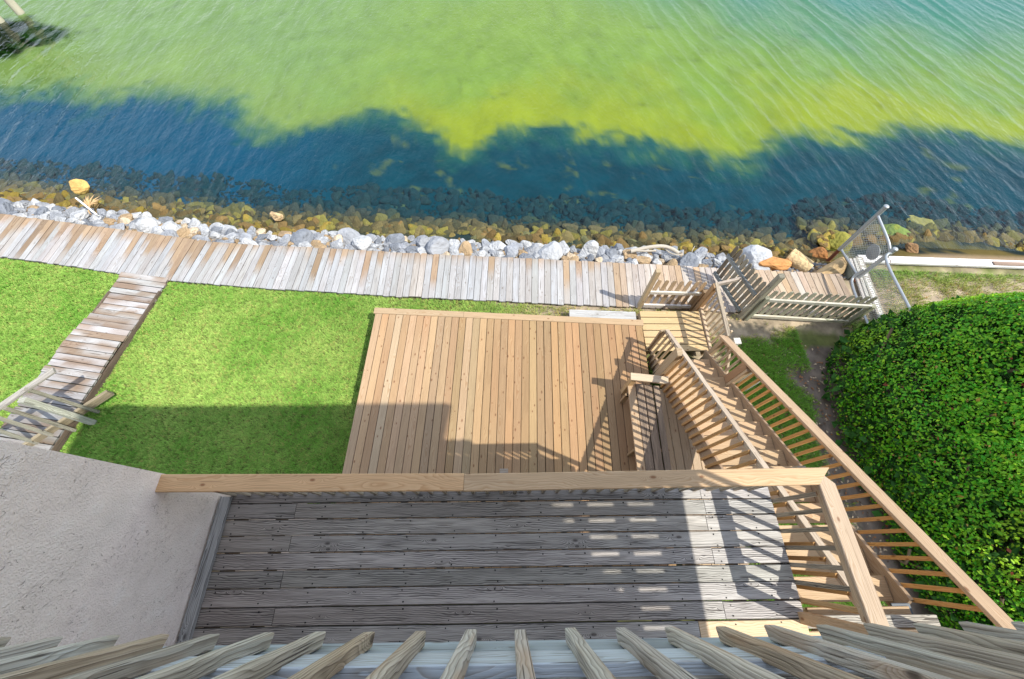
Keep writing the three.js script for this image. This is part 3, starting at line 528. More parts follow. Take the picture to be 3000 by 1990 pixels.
{
  const t = thing('stucco_house', V(0, 0, 4), 'pale grey stucco wall of the house at the left of the upper deck', 'house');
  // side wall: a slightly uneven plastered face
  const g = box(-3.3, -2.88, -0.3, EYE - 0.9, -0.564, 2.4); part(t, 'side_wall', g, STUCCO);
  part(t, 'back_wall', box(-3.3, 4.6, -0.3, EYE + 1.35, 2.4, 2.6), STUCCO);
  const roof = new THREE.MeshStandardMaterial({ color: new THREE.Color(0.3, 0.27, 0.25), roughness: 0.9 });
  const s = new THREE.Shape(); s.moveTo(-2.1, -0.185); s.lineTo(4.41, -0.185); s.lineTo(4.3, -0.9); s.lineTo(4.15, -1.3); s.lineTo(4.85, -2.2); s.lineTo(5, -8); s.lineTo(-2.5, -8); s.closePath();
  const rg = new THREE.ExtrudeGeometry(s, { depth: 0.16, bevelEnabled: false }); rg.rotateX(-Math.PI / 2); rg.translate(0, EYE + 1.42, 0); part(t, 'roof', rg, roof);
}

// ---------------------------------------------------------------- upper deck (below the camera) with its railing
const DGREY = [0.50, 0.475, 0.445];
{
  const t = thing('upper_deck', V(0, UD, 0), 'upper deck of dark weathered grey boards running along the house', 'deck');
  const joints = [[2.0], [-2.105, 2.015], [2.0], [-2.09], [1.993], [-2.094], [], [-2.097, 1.99], [], [0.4], [-1.1], [1.5], [], [0.2], [-0.8], [1.2], []];
  for (let i = 0; i < 17; i++) {
    const z = -0.394 + 0.146 * (i - 0.5), xs = [-2.79, ...(i === 8 ? [-2.79, 1.73] : joints[i]).filter((x) => x > -2.7), 2.717], c0 = scalec(DGREY, [0.6, 0.78, 1.05, 0.9, 1.1, 0.8, 1.12, 0.68, 0.85][i % 9]);
    for (let k = 0; k + 1 < xs.length; k++) {
      const fresh = i === 8 && k === 1, warm = R() * 0.5, c = fresh ? [0.74, 0.58, 0.38] : scalec(mixc(c0, [0.44, 0.37, 0.33], warm), rnd(0.93, 1.07));
      const col = fresh ? c : (tt, s) => { const x = lerp(xs[k], xs[k + 1], tt); return mixc(mixc(c, [0.3, 0.24, 0.21], smooth(-1.6, -2.7, x) * 0.45), [0.60, 0.59, 0.58], smooth(1.1, 2.1, x) * 0.85); };  // right end paled: the sunlit strip is painted into the board colour
      part(t, 'deck_board', beam(V(xs[k] + 0.002, UD - 0.019 + rnd(-0.002, 0.002), z), V(xs[k + 1] - 0.003, UD - 0.019, z + rnd(-0.002, 0.002)), { w: 0.146 - rnd(0.003, 0.008), h: 0.038, bev: 0.007, edgeDark: 0.08, col, segs: 8, shade: 0.04, wob: 0.0012 }), fresh ? WOOD.fresh : WOOD.grey);
    }
  }
  const nail = [], ng = new THREE.CylinderGeometry(0.0065, 0.0065, 0.003, 7);
  for (let i = 0; i < 10; i++) for (let k = 0; k < 13; k++) for (const s of [-0.045, 0.045]) { if (R() < 0.12) continue; const g = ng.clone(); g.scale(rnd(0.8, 1.3), 1, rnd(0.8, 1.2)); g.translate(-2.68 + 0.43 * k + rnd(-0.02, 0.02), UD + 0.002, -0.394 + 0.146 * (i - 0.5) + s + rnd(-0.01, 0.01)); nail.push(g); }
  tag(part(t, 'nail_head', mergeGeometries(nail), new THREE.MeshStandardMaterial({ color: 0x0b0b0d, roughness: 0.7, metalness: 0.3 })), 'dark nail heads in the upper deck boards', null, null, 'stuff');
  for (let k = 0; k < 14; k++) part(t, 'joist', beam(V(-2.7 + 0.41 * k, UD - 0.14, -0.42), V(-2.7 + 0.41 * k, UD - 0.14, 2.35), { w: 0.04, h: 0.19, col: [0.3, 0.24, 0.18] }), WOOD.fresh);
  part(t, 'rim_board', beam(V(-2.86, UD - 0.14, -0.445), V(2.7, UD - 0.14, -0.445), { w: 0.038, h: 0.2, col: [0.4, 0.32, 0.24] }), WOOD.fresh);
  part(t, 'rim_board', beam(V(2.695, UD - 0.14, -0.42), V(2.695, UD - 0.14, 2.3), { w: 0.038, h: 0.2, col: [0.55, 0.5, 0.45] }), WOOD.grey);
  part(t, 'trim_board', beam(V(-2.815, UD + 0.025, -0.46), V(-2.815, UD + 0.025, 2.3), { w: 0.1, h: 0.045, col: [0.46, 0.47, 0.48], segs: 6, wob: 0.004 }), WOOD.grey);
  for (const x of [-0.02, 2.62]) part(t, 'deck_post', beam(V(x, LD, -0.6), V(x, UD + 0.72, -0.565), { w: 0.075, h: 0.06, up: V(0, 0, 1), col: [0.42, 0.36, 0.3] }), WOOD.fresh);
}
{
  const t = thing('upper_deck_railing', V(0, UD, -0.48), 'railing of the upper deck with a broad fresh wooden cap turning the corner', 'railing');
  const y = 7.45 - 3.52 - 0.019, C = [0.64, 0.45, 0.265];
  const J = at(1359, 1414, y + 0.019), Rr = V(2.775, 0, -0.492);
  part(t, 'cap_rail', beam(V(-2.95, y, -0.487), V(J.x - 0.0015, y, J.z - 0.004), { w: 0.14, h: 0.038, bev: 0.006, col: [0.72, 0.46, 0.24], segs: 4, shade: 0.03 }), WOOD.fresh);
  part(t, 'cap_rail', beam(V(J.x + 0.0015, y, J.z), V(Rr.x - 0.07, y, Rr.z), { w: 0.14, h: 0.038, bev: 0.006, col: C, segs: 4, shade: 0.03, cut1: [-1, 0] }), WOOD.fresh);
  part(t, 'cap_rail', beam(V(2.706, y - 0.001, Rr.z), V(2.73, y - 0.001, 0.575), { w: 0.14, h: 0.038, bev: 0.006, col: [0.55, 0.43, 0.31], segs: 4, shade: 0.03, cut0: [-1, 0] }), WOOD.fresh);
  const yb = y - 0.02;
  part(t, 'under_rail', beam(V(-2.86, yb - 0.045, -0.47), V(2.68, yb - 0.045, -0.48), { w: 0.038, h: 0.088, col: [0.5, 0.44, 0.36] }), WOOD.grey);
  part(t, 'under_rail', beam(V(2.69, yb - 0.045, -0.44), V(2.71, yb - 0.045, 0.55), { w: 0.038, h: 0.088, col: [0.6, 0.46, 0.3] }), WOOD.fresh);
  for (let x = -2.75; x < 2.62; x += 0.142) part(t, 'baluster', beam(V(x, UD - 0.2, -0.485), V(x, yb, -0.495), { w: 0.036, h: 0.036, up: V(0, 0, 1), col: [0.5, 0.44, 0.35] }), WOOD.grey);
  const Z = [-0.37, -0.235, -0.09, 0.055, 0.2, 0.345, 0.485];
  Z.forEach((z, i) => part(t, 'baluster', beam(V(2.735, UD - 0.18, z), V(2.74, yb, z), { w: 0.036, h: 0.036, up: V(0, 0, 1), col: i === 6 ? [0.66, 0.45, 0.22] : [0.48, 0.42, 0.33] }), i === 6 ? WOOD.fresh : WOOD.grey));
  part(t, 'corner_post', beam(V(2.70, UD, 0.62), V(2.70, yb + 0.0, 0.62), { w: 0.09, h: 0.09, up: V(0, 0, 1), col: [0.58, 0.4, 0.24] }), WOOD.fresh);
}

// ---------------------------------------------------------------- the balcony from which the picture is taken
{
  const t = thing('upper_balcony', V(0, EYE - 1.35, 0.3), 'nearest balcony edge with a row of weathered grey-brown balusters over whitish rim boards', 'balcony');
  const xa = -2.84, xb = 3.5, G = [0.58, 0.57, 0.55];
  part(t, 'rim_board', beam(V(xa, EYE - 1.635, 0.32), V(xb, EYE - 1.635, 0.32), { w: 0.04, h: 0.205, col: (tt, s) => mixc([0.40, 0.47, 0.53], [0.24, 0.27, 0.3], smooth(0.5, 0.7, vnoise(tt * 40, s * 3, 4096, 4096, 35))), segs: 60 }), WOOD.silver);
  part(t, 'rim_board', beam(V(xa, EYE - 1.452, 0.314), V(xb, EYE - 1.452, 0.314), { w: 0.05, h: 0.146, col: [0.54, 0.60, 0.66], segs: 10 }), WOOD.silver);
  part(t, 'rim_board', beam(V(xa, EYE - 1.27, 0.335), V(xb, EYE - 1.27, 0.335), { w: 0.04, h: 0.17, col: [0.3, 0.28, 0.27], segs: 10 }), WOOD.grey);
  for (let k = -16; k <= 20; k++) {
    const x = 0.047 + 0.1705 * k, yb = EYE - 1.645 + rnd(-0.012, 0.012), c = scalec(mixc(G, [0.5, 0.36, 0.24], R() < 0.4 ? 0.3 + 0.5 * R() : 0.1), rnd(0.95, 1.25)), js = rnd(0, 50);
    const col = (tt, s) => mixc(c, mixc([0.36, 0.27, 0.19], [0.68, 0.68, 0.66], vnoise(js + 9, tt * 7, 4096, 4096, 33)), 0.6 * vnoise(js + s * 2, tt * 9, 4096, 4096, 34));
    if (x < xa || x > xb) continue;
    part(t, 'baluster', beam(V(x, yb, 0.275), V(x + rnd(-0.006, 0.006), EYE - 0.42, 0.275 + rnd(-0.003, 0.003)), { w: 0.039, h: 0.042, up: V(0, 0, 1), bev: 0.004, col, segs: 9, shade: 0.1, cut0: [rnd(-0.25, 0.25), 0.45], wob: 0.004 }), WOOD.post);
  }
  part(t, 'top_rail', beam(V(xa, EYE - 0.42, 0.38), V(xb + 0.1, EYE - 0.42, 0.38), { w: 0.2, h: 0.038, col: G }), WOOD.post);
  for (let i = 0; i < 13; i++) part(t, 'floor_board', beam(V(xa, EYE - 1.37, 0.44 + 0.1475 * i), V(xb, EYE - 1.37, 0.44 + 0.1475 * i), { w: 0.120, h: 0.025, col: [0.35, 0.33, 0.31] }), WOOD.grey);
  for (let k = 0; k < 16; k++) part(t, 'joist', beam(V(xa + 0.1 + 0.41 * k, EYE - 1.48, 0.36), V(xa + 0.1 + 0.41 * k, EYE - 1.48, 2.36), { w: 0.04, h: 0.18, col: [0.3, 0.25, 0.2] }), WOOD.grey);
  part(t, 'end_board', beam(V(xb + 0.03, EYE - 1.5, 0.3), V(xb + 0.03, EYE - 1.5, 2.36), { w: 0.04, h: 0.28, col: [0.5, 0.46, 0.42] }), WOOD.grey);
}

// ---------------------------------------------------------------- shore rocks, one by one
{
  const geos = [], flat = []; for (let i = 0; i < 14; i++) geos.push(stone(100 + i, 5, 9 + (i % 5), 0.035, 22)); for (let i = 0; i < 4; i++) flat.push(stone(300 + i, 5, 14, 0.12, 9));
  const mats = {}; const mat = (key, c, rough = 0.9) => (mats[key] ??= new THREE.MeshPhysicalMaterial({ map: ROCKMAP, bumpMap: ROCKBUMP, bumpScale: 0.05, color: new THREE.Color(...c), roughness: rough, specularIntensity: 0.3 }));
  const PAL = [['pale grey', [0.49, 0.505, 0.535]], ['blue-grey', [0.38, 0.40, 0.445]], ['whitish grey', [0.56, 0.57, 0.59]], ['mid grey', [0.36, 0.375, 0.41]], ['slate grey', [0.25, 0.27, 0.31]]], CREAM = [['cream', [0.68, 0.55, 0.40]], ['tan', [0.46, 0.33, 0.2]]], OCHRE = [['ochre', [0.33, 0.245, 0.065]], ['olive', [0.21, 0.175, 0.08]], ['yellow-brown', [0.30, 0.19, 0.06]]];
  const list = [], cell = new Map(), r = rng(4242);
  const free = (x, z, rad, k) => { const cx = Math.round(x), cz = Math.round(z * 2); for (let i = cx - 1; i <= cx + 1; i++) for (let j = cz - 2; j <= cz + 2; j++) for (const q of cell.get(i + ',' + j) || []) if (Math.hypot(x - q.x, z - q.z) < (rad + q.rad) * k) return false; return true; };
  const put = (q) => { const k = Math.round(q.x) + ',' + Math.round(q.z * 2); if (!cell.has(k)) cell.set(k, []); cell.get(k).push(q); list.push(q); };
  const special = [[6.0, 0.2], [6.9, 0.3], [7.4, 0.25], [6.45, 0.45], [7.9, 0.3]];
  const near = (x, d) => x > 5.35 && x < 8.4 && d < 1.1;
  for (const [n, rmin, rmax, d0, d1, kind] of [[26, 0.17, 0.24, 0.1, 0.55, 'dry'], [900, 0.105, 0.155, 0.0, 0.72, 'dry'], [4200, 0.065, 0.105, 0.0, 0.76, 'dry'], [22, 0.16, 0.22, 0.75, 1.2, 'wet'], [1400, 0.075, 0.135, 0.72, 1.3, 'wet'], [0, 0, 0, 0, 0, '']]) {
    for (let i = 0; i < n; i++) {
      const x = -12.9 + 18.6 * r() + (kind === 'wet' ? r() * 3.4 : 0), rad = rmin + (rmax - rmin) * r(), d = d0 + rad * 0.3 + (d1 - d0) * r(), z = edgeZ(x) - d;
      if (near(x, d) || !free(x, z, rad, 0.72)) continue; if (list.filter((q) => q.kind === kind).length >= (kind === 'dry' ? 300 : 150)) break;
      put({ x, z, rad, d, kind });
    }
  }
  const zones = [[-9.9, 'left of white pipe'], [-8, 'between white pipe and grey path'], [-5.4, 'facing left half of lawn'], [-2.7, 'facing right half of lawn'], [0, 'facing left half of tan deck'], [2.8, 'facing right half of tan deck'], [4.6, 'behind landing fence'], [99, 'behind open gate']];
  const ord = (n) => { const s = ['', 'first', 'second', 'third', 'fourth', 'fifth', 'sixth', 'seventh', 'eighth', 'ninth', 'tenth', 'eleventh', 'twelfth', 'thirteenth', 'fourteenth', 'fifteenth', 'sixteenth', 'seventeenth', 'eighteenth', 'nineteenth', 'twentieth']; return s[n] || n + 'th'; };
  list.sort((a, b) => a.x - b.x); const count = {};
  for (const q of list) {
    const wet = q.kind === 'wet', cream = !wet && r() < 0.17, pal = wet ? OCHRE : cream ? CREAM : PAL, [cn, c] = pal[Math.floor(r() * pal.length * 0.999)];
    const zone = zones.find(([x]) => q.x < x)[1], row = wet ? (q.d < 1.05 ? 'at the waterline' : 'under shallow water') : q.d < 0.27 ? 'at boardwalk edge' : q.d < 0.52 ? 'in mid bank' : 'on the water side';
    const key = zone + row, k = (count[key] = (count[key] || 0) + 1);
    const lab = `${cn} rock ${row}, ${ord(k)} from left ${zone}`;
    const g = cream && r() < 0.7 ? flat[Math.floor(r() * 4)] : geos[Math.floor(r() * 14)];
    const o = lit(new THREE.Mesh(g, mat(cn + (wet ? 'w' : ''), c, wet ? 0.6 : 0.92))); o.name = numbered(wet ? 'algae_rock' : 'shore_rock');
    const sx = q.rad * (0.85 + 0.45 * r()), sy = q.rad * (0.6 + 0.3 * r()), sz = q.rad * (0.75 + 0.35 * r());
    o.scale.set(sx * 1.12, sy * 1.1, sz * 1.12); o.rotation.set((r() - 0.5) * 0.7, r() * 6.28, (r() - 0.5) * 0.7);
    const by = bank(q.d, q.x); o.position.set(q.x, wet ? Math.min(by + sy * 0.25, WATER - 0.05 - 0.10 * r()) - (q.d < 0.85 && r() < 0.3 ? -0.08 : 0) - sy * 0.55 : by + sy * 0.62, q.z);
    tag(o, lab, 'rock', wet ? 'algae-covered rocks at the waterline' : 'dry rocks along the boardwalk'); scene.add(o);
  }
  console.log('rocks dry', list.filter((q) => q.kind === 'dry').length, 'wet', list.filter((q) => q.kind === 'wet').length);
  // filling stones between and the rubble farther out under water
  const small = stone(500, 2, 10, 0.05, 16), fill = new THREE.InstancedMesh(small, new THREE.MeshStandardMaterial({ map: ROCKMAP, roughness: 0.92 }), 2600); fill.name = 'small_stones';
  const M = new THREE.Matrix4(), Q = new THREE.Quaternion(), E = new THREE.Euler(), S = V(1, 1, 1), P = V(0, 0, 0), C = new THREE.Color();
  for (let i = 0; i < 2600; i++) {
    const x = -13 + 21 * r(), d = r() * 0.95, rad = 0.03 + 0.06 * r() * r(); P.set(x, bank(d, x) + rad * 0.3, edgeZ(x) - d); E.set(r() * 6, r() * 6, r() * 6); S.set(rad * (0.8 + 0.5 * r()), rad * 0.8, rad); M.compose(P, Q.setFromEuler(E), S); fill.setMatrixAt(i, M);
    const c = d > 0.6 ? OCHRE[Math.floor(r() * 3)][1] : r() < 0.3 ? CREAM[1][1] : PAL[Math.floor(r() * 5)][1]; fill.setColorAt(i, C.setRGB(...scalec(c, 0.75)));
  }
  lit(fill); scene.add(tag(fill, 'small stones filling the gaps of the rock bank', 'stones', null, 'stuff'));
  const N = 13000, rub = new THREE.InstancedMesh(stone(501, 3, 16, 0.1, 10), new THREE.MeshPhysicalMaterial({ map: ROCKMAP, bumpMap: ROCKBUMP, bumpScale: 0.03, roughness: 0.9, specularIntensity: 0.1 }), N); rub.name = 'sunken_rubble';
  for (let i = 0; i < N; i++) {
    const x = -19 + 38 * r(), d = 0.85 + Math.pow(r(), 1.9) * 2.1 + (fbm(x * 0.5, 3, 3, 55) - 0.5) * 1.3, rad = 0.03 + 0.17 * Math.pow(r(), 6); P.set(x, bank(d, x) + rad * 0.2, edgeZ(x) - d); E.set(r() * 6, r() * 6, r() * 6); S.set(rad * (0.9 + 0.5 * r()), rad * 0.45, rad); E.x *= 0.08; E.z *= 0.08; M.compose(P, Q.setFromEuler(E), S); rub.setMatrixAt(i, M);
    const t = smooth(1.2, 2.2, d), yl = smooth(0.5, 0.68, fbm(x * 2.2, d * 2.2, 3, 57)), c = r() < 0.08 + 0.5 * yl ? [0.28, 0.21, 0.05] : r() < 0.6 ? [0.19, 0.13, 0.055] : [0.10, 0.08, 0.04]; rub.setColorAt(i, C.setRGB(...mixc(scalec(c, 0.7 + 0.6 * r()), [0.002, 0.036, 0.055], t * 0.96)));
  }
  lit(rub); scene.add(tag(rub, 'dark weedy rubble on the bottom along the shore', 'rubble', null, 'stuff'));
  // the brown boulders by the sea wall
  const big = (name, g, c, p, s, rot, label, cat) => { const o = lit(new THREE.Mesh(g, mat(name + label.slice(0, 9), c))); o.name = numbered(name); o.position.copy(p); o.scale.set(...s); o.rotation.set(...rot); scene.add(tag(o, label, cat)); return o; };
  const at2 = (x, y, h) => at(2050 + x / 4.298, 730 + y / 4.298, h);
  big('boulder', flat[0], [0.66, 0.33, 0.13], at2(960, 205, -0.1), [0.46, 0.22, 0.2], [0, 0.05, 0], 'large orange-brown boulder behind the tall gate post', 'rock');
  big('boulder', stone(611, 4, 10, 0.06, 12), [0.62, 0.44, 0.24], at2(1690, 240, -0.1), [0.52, 0.24, 0.22], [0.1, 0.35, 0.1], 'long tan block at boardwalk edge near the chain-link fence', 'rock');
  big('boulder', stone(612, 4, 12, 0.06, 12), [0.42, 0.19, 0.07], at2(1500, 90, -0.4), [0.2, 0.25, 0.3], [0.2, 0.2, -0.3], 'rust-brown upright boulder in the water beside the concrete logs', 'rock');
  big('boulder', stone(613, 4, 12, 0.06, 12), [0.3, 0.28, 0.06], at(2450, 715, -0.45), [0.3, 0.25, 0.3], [0.2, 0.9, 0.2], 'green and brown boulder in the water left of the chain-link fence', 'rock');
  big('boulder', stone(614, 4, 11, 0.06, 12), [0.22, 0.26, 0.06], at(2620, 690, -0.6), [0.36, 0.2, 0.42], [0.1, 0.4, 0.1], 'green algae boulder in the water seen beyond the chain-link mesh', 'rock');
  big('boulder', stone(615, 4, 11, 0.06, 12), [0.34, 0.2, 0.1], at(2670, 728, -0.35), [0.15, 0.12, 0.18], [0, 0.4, 0.1], 'small brown boulder against the sea wall near the fence', 'rock');
  big('boulder', stone(616, 4, 12, 0.08, 12), [0.24, 0.22, 0.08], at(2755, 705, -0.7), [0.3, 0.16, 0.45], [0, -0.9, 0.1], 'long sunken olive boulder off the sea wall', 'rock');
  big('boulder', stone(617, 4, 12, 0.08, 12), [0.34, 0.28, 0.1], at(2690, 665, -0.85), [0.4, 0.2, 0.4], [0, 0.3, 0], 'yellow-brown sunken boulder farthest from the sea wall', 'rock');
  big('boulder', stone(618, 4, 9, 0.06, 16), [0.54, 0.56, 0.6], at2(720, 120, -0.1), [0.42, 0.25, 0.34], [0.1, 0.7, 0.1], 'big whitish grey boulder behind the picket gate', 'rock');
  big('boulder', stone(619, 4, 12, 0.1, 9), [0.72, 0.46, 0.16], at(232, 549, -0.42), [0.3, 0.17, 0.19], [0, -0.1, 0.1], 'lone orange-tan boulder in shallow water at the left', 'rock');
  big('boulder', stone(620, 4, 12, 0.1, 9), [0.72, 0.52, 0.3], at(813, 636, -0.4), [0.16, 0.17, 0.16], [0, 0.5, 0.2], 'cream-topped boulder with a reed in shallow water before the lawn', 'rock');
  for (const [x0, y0, x1, y1, rr, h] of [[1150, 45, 1380, 215, 0.13, -0.2], [1110, 95, 1370, 270, 0.15, -0.12]]) {
    const a = at2(x0, y0, h), b = at2(x1, y1, h), L = a.distanceTo(b), g = new THREE.CylinderGeometry(rr, rr, L, 20, 14, false), Pp = g.attributes.position;
    for (let i = 0; i < Pp.count; i++) { const k = 1 + 0.12 * (fbm(Pp.getX(i) * 9 + 5, Pp.getY(i) * 9 + Pp.getZ(i) * 7 + 9, 4, 3) - 0.5); Pp.setXYZ(i, Pp.getX(i) * k, Pp.getY(i), Pp.getZ(i) * k); }
    g.computeVertexNormals();
    const o = lit(new THREE.Mesh(g, mat('log', [0.68, 0.5, 0.28]))); o.name = numbered('concrete_log'); o.position.copy(a).lerp(b, 0.5); o.quaternion.setFromUnitVectors(V(0, 1, 0), b.clone().sub(a).normalize());
    scene.add(tag(o, rr < 0.14 ? 'crusty tan concrete log lying nearest the water' : 'crusty tan concrete log touching the boardwalk edge', 'concrete log'));
  }
}
// driftwood, pipe, palm frond
const tube = (pts, r, n = 20, k = 8) => new THREE.TubeGeometry(new THREE.CatmullRomCurve3(pts), n, r, k, false);
{
  const m = new THREE.MeshStandardMaterial({ color: new THREE.Color(0.5, 0.45, 0.38), roughness: 0.85, bumpMap: ROCKBUMP, bumpScale: 0.01 });
  const p = (x, y, h) => at(1850 + x / 4.728, 720 + y / 4.728, h);
  const t = thing('driftwood', p(400, 40, -0.1), 'curved bleached driftwood branch lying on the rocks behind the landing', 'driftwood');
  part(t, 'branch', tube([p(-10, 80, 0), p(130, 45, 0.05), p(300, 15, 0.1), p(440, 10, 0.1), p(560, 45, 0.08), p(650, 100, 0.02)], 0.045), m);
  part(t, 'twig', tube([p(0, 70, 0), p(150, 75, 0.05), p(340, 70, 0.05)], 0.022), m);
  part(t, 'twig', tube([p(430, 20, 0.06), p(560, 110, 0.02), p(700, 130, 0), p(830, 140, -0.05)], 0.014), m);
  part(t, 'twig', tube([p(830, 150, 0), p(840, 80, 0.05), p(875, 10, 0)], 0.009), m);
  const q = (x, y, h) => at(x / 4.728, 500 + y / 4.728, h);
  single('white_pipe', tube([q(1050, 380, 0.02), q(1350, 620, 0.0)], 0.022, 4, 10), new THREE.MeshStandardMaterial({ color: 0xf2f2f0, roughness: 0.4 }), 'straight white plastic pipe lying on the rocks near the left', 'pipe');
  const f = thing('palm_frond', q(1220, 520, -0.2), 'dried brown palm frond fanned out beside the white pipe', 'palm frond');
  const fm = new THREE.MeshStandardMaterial({ color: new THREE.Color(0.55, 0.36, 0.18), roughness: 0.85, side: THREE.DoubleSide }), c = q(1235, 490, -0.12);
  for (let i = 0; i < 15; i++) { const a = -2.9 + i * 0.19 + rnd(-0.05, 0.05), L = rnd(0.2, 0.4) * (i === 8 ? 1.2 : 1), e = c.clone().add(V(Math.cos(a) * L, rnd(-0.04, 0.1), Math.sin(a) * L)), s = V(-Math.sin(a), 0, Math.cos(a)).multiplyScalar(0.014), mid = c.clone().lerp(e, 0.5).add(V(0, 0.03, 0));
    const g = geometry([...c.toArray(), ...mid.clone().add(s).toArray(), ...mid.clone().sub(s).add(V(0, 0.008, 0)).toArray(), ...e.toArray()], [0, 0, 1, 0, 0, 1, 1, 1], null, [0, 1, 2, 1, 3, 2]); g.computeVertexNormals(); part(f, 'leaflet', g, fm); }
  part(f, 'stalk', tube([c, q(1225, 560, -0.12), q(1255, 605, -0.1)], 0.016, 6, 6), fm);
}

// ---------------------------------------------------------------- sea wall, chain-link fence, notice board at the right
{
  const t = thing('sea_wall', V(10, 0, -5.8), 'low sea wall with a whitewashed timber cap at the right', 'sea wall');
  const a = at(2518, 757, 0.08), b = at(3000, 774, 0.08), d = b.clone().sub(a); b.addScaledVector(d, 2);
  part(t, 'cap_board', beam(V(a.x, 0.05, a.z), V(b.x, 0.05, b.z), { w: 0.21, h: 0.06, col: [0.84, 0.83, 0.82], segs: 8, shade: 0.02 }), WOOD.silver);
  part(t, 'wall_face', beam(V(a.x, -0.6, a.z - 0.02), V(b.x, -0.6, b.z - 0.02), { w: 0.08, h: 1.24, col: [0.4, 0.37, 0.33] }), WOOD.grey);
  const c = at(2912, 771, 0.1), e = at(3010, 775, 0.1);
  part(t, 'patch_board', beam(V(c.x, 0.093, c.z), V(e.x + 1, 0.093, e.z + 0.04), { w: 0.1, h: 0.025, col: [0.42, 0.3, 0.24] }), WOOD.grey, 'brown patch board on the white cap');
  const w = at(2480, 760, -0.1);
  part(t, 'end_board', beam(V(8.02, -0.1, -5.95), V(7.98, -0.1, -5.4), { w: 0.05, h: 0.4, col: [0.4, 0.42, 0.34] }), WOOD.grey);
}
{
  const galv = new THREE.MeshStandardMaterial({ color: new THREE.Color(0.42, 0.45, 0.48), metalness: 0.5, roughness: 0.45 }), rust = new THREE.MeshStandardMaterial({ color: new THREE.Color(0.16, 0.05, 0.025), roughness: 0.85 });
  const t = thing('chain_link_fence', V(8.05, 0, -5.5), 'galvanised chain-link fence panels on two pipe posts at the end of boardwalk', 'fence');
  const xA = 7.9, zA = -6.12, xB = 8.03, zB = -5.33;
  part(t, 'post', tube([V(xA, -0.5, zA + 0.03), V(xA, 0.1, zA)], 0.042, 3, 14), rust, 'rusty lower end of the waterside post');
  part(t, 'post', tube([V(xA, 0.1, zA), V(xA + 0.0, 1.42, zA - 0.03)], 0.044, 4, 16), galv);
  const cap = new THREE.SphereGeometry(0.055, 16, 10); cap.scale(1, 0.6, 1); cap.translate(xA, 1.43, zA - 0.03); part(t, 'post_cap', cap, galv);
  part(t, 'post', tube([V(xB, 0.02, zB), V(xB, 1.06, zB)], 0.044, 4, 16), galv);
  const cap2 = new THREE.SphereGeometry(0.055, 16, 10); cap2.scale(1, 0.6, 1); cap2.translate(xB, 1.07, zB); part(t, 'post_cap', cap2, galv);
  part(t, 'base_block', beam(V(xB, 0.02, zB + 0.02), V(xB, 0.09, zB + 0.02), { w: 0.13, h: 0.13, up: V(0, 0, 1), col: [0.5, 0.2, 0.1] }), WOOD.grey);
  const y0 = 0.14, y1 = 1.2, y1b = 0.98, xC = 7.76, zC = -3.9, xD = 7.9;
  part(t, 'top_rail', tube([V(xA, y1, zA), V(8.0, 1.04, -5.5), V(xB, 0.95, zB - 0.02)], 0.028, 16, 12), galv);
  part(t, 'bottom_rail', tube([V(xA, y0, zA), V(xB - 0.02, y0 - 0.02, zB - 0.03)], 0.024, 6, 12), galv);
  part(t, 'gate_frame', tube([V(xB, y1b - 0.02, zB + 0.02), V(xD + 0.02, y1b + 0.02, zB + 0.06), V(xD - 0.05, y1b, zB + 0.14), V(xC, y1b, zC)], 0.026, 40, 12), galv);
  part(t, 'gate_frame', tube([V(xD, y0 + 0.25, zB + 0.02), V(xD - 0.06, y0 + 0.07, zB + 0.04), V(xD - 0.1, y0, zB + 0.12), V(xC - 0.06, y0 - 0.02, zC)], 0.026, 30, 12), galv);
  const mesh = (x0, z0, x1, z1, ya, yb0, yb1) => { // diamond wires
    const g = [], n = 34, L = Math.hypot(x1 - x0, z1 - z0), P = (u, y) => V(lerp(x0, x1, u), y, lerp(z0, z1, u));
    const step = 0.055;
    for (const s of [1, -1]) for (let c = -1.2; c < L + 1.2; c += step) { // line u*L = c + s*(y-ya)
      const pts = []; for (let y = ya; y <= Math.max(yb0, yb1); y += 0.05) { const u = (c + s * (y - ya)) / L, lim = lerp(yb0, yb1, u); if (u >= 0 && u <= 1 && y <= lim) pts.push(P(u, y)); }
      if (pts.length > 1) g.push(new THREE.TubeGeometry(new THREE.LineCurve3(pts[0], pts[pts.length - 1]), 1, 0.0032, 4, false));
    }
    return mergeGeometries(g);
  };
  tag(part(t, 'wire_mesh', mesh(xA, zA, xB, zB, y0, 1.2, 0.97), galv), null, null, null, 'stuff'); tag(part(t, 'wire_mesh', mesh(xD, zB + 0.05, xC, zC, y0, y1b, y1b), galv), null, null, null, 'stuff');
  const disc = new THREE.CylinderGeometry(0.17, 0.17, 0.01, 32); disc.rotateZ(Math.PI / 2); disc.translate(8.06, 0.62, -5.62); part(t, 'round_plate', disc, new THREE.MeshStandardMaterial({ color: new THREE.Color(0.3, 0.32, 0.34), metalness: 0.3, roughness: 0.5 }), 'round grey plate hung on the mesh');
  part(t, 'loose_wire', tube([V(8.06, 0.75, -5.3), V(8.0, 0.82, -5.22), V(8.05, 0.72, -5.15), V(8.12, 0.8, -5.22), V(8.04, 0.86, -5.3)], 0.006, 30, 5), rust);
}
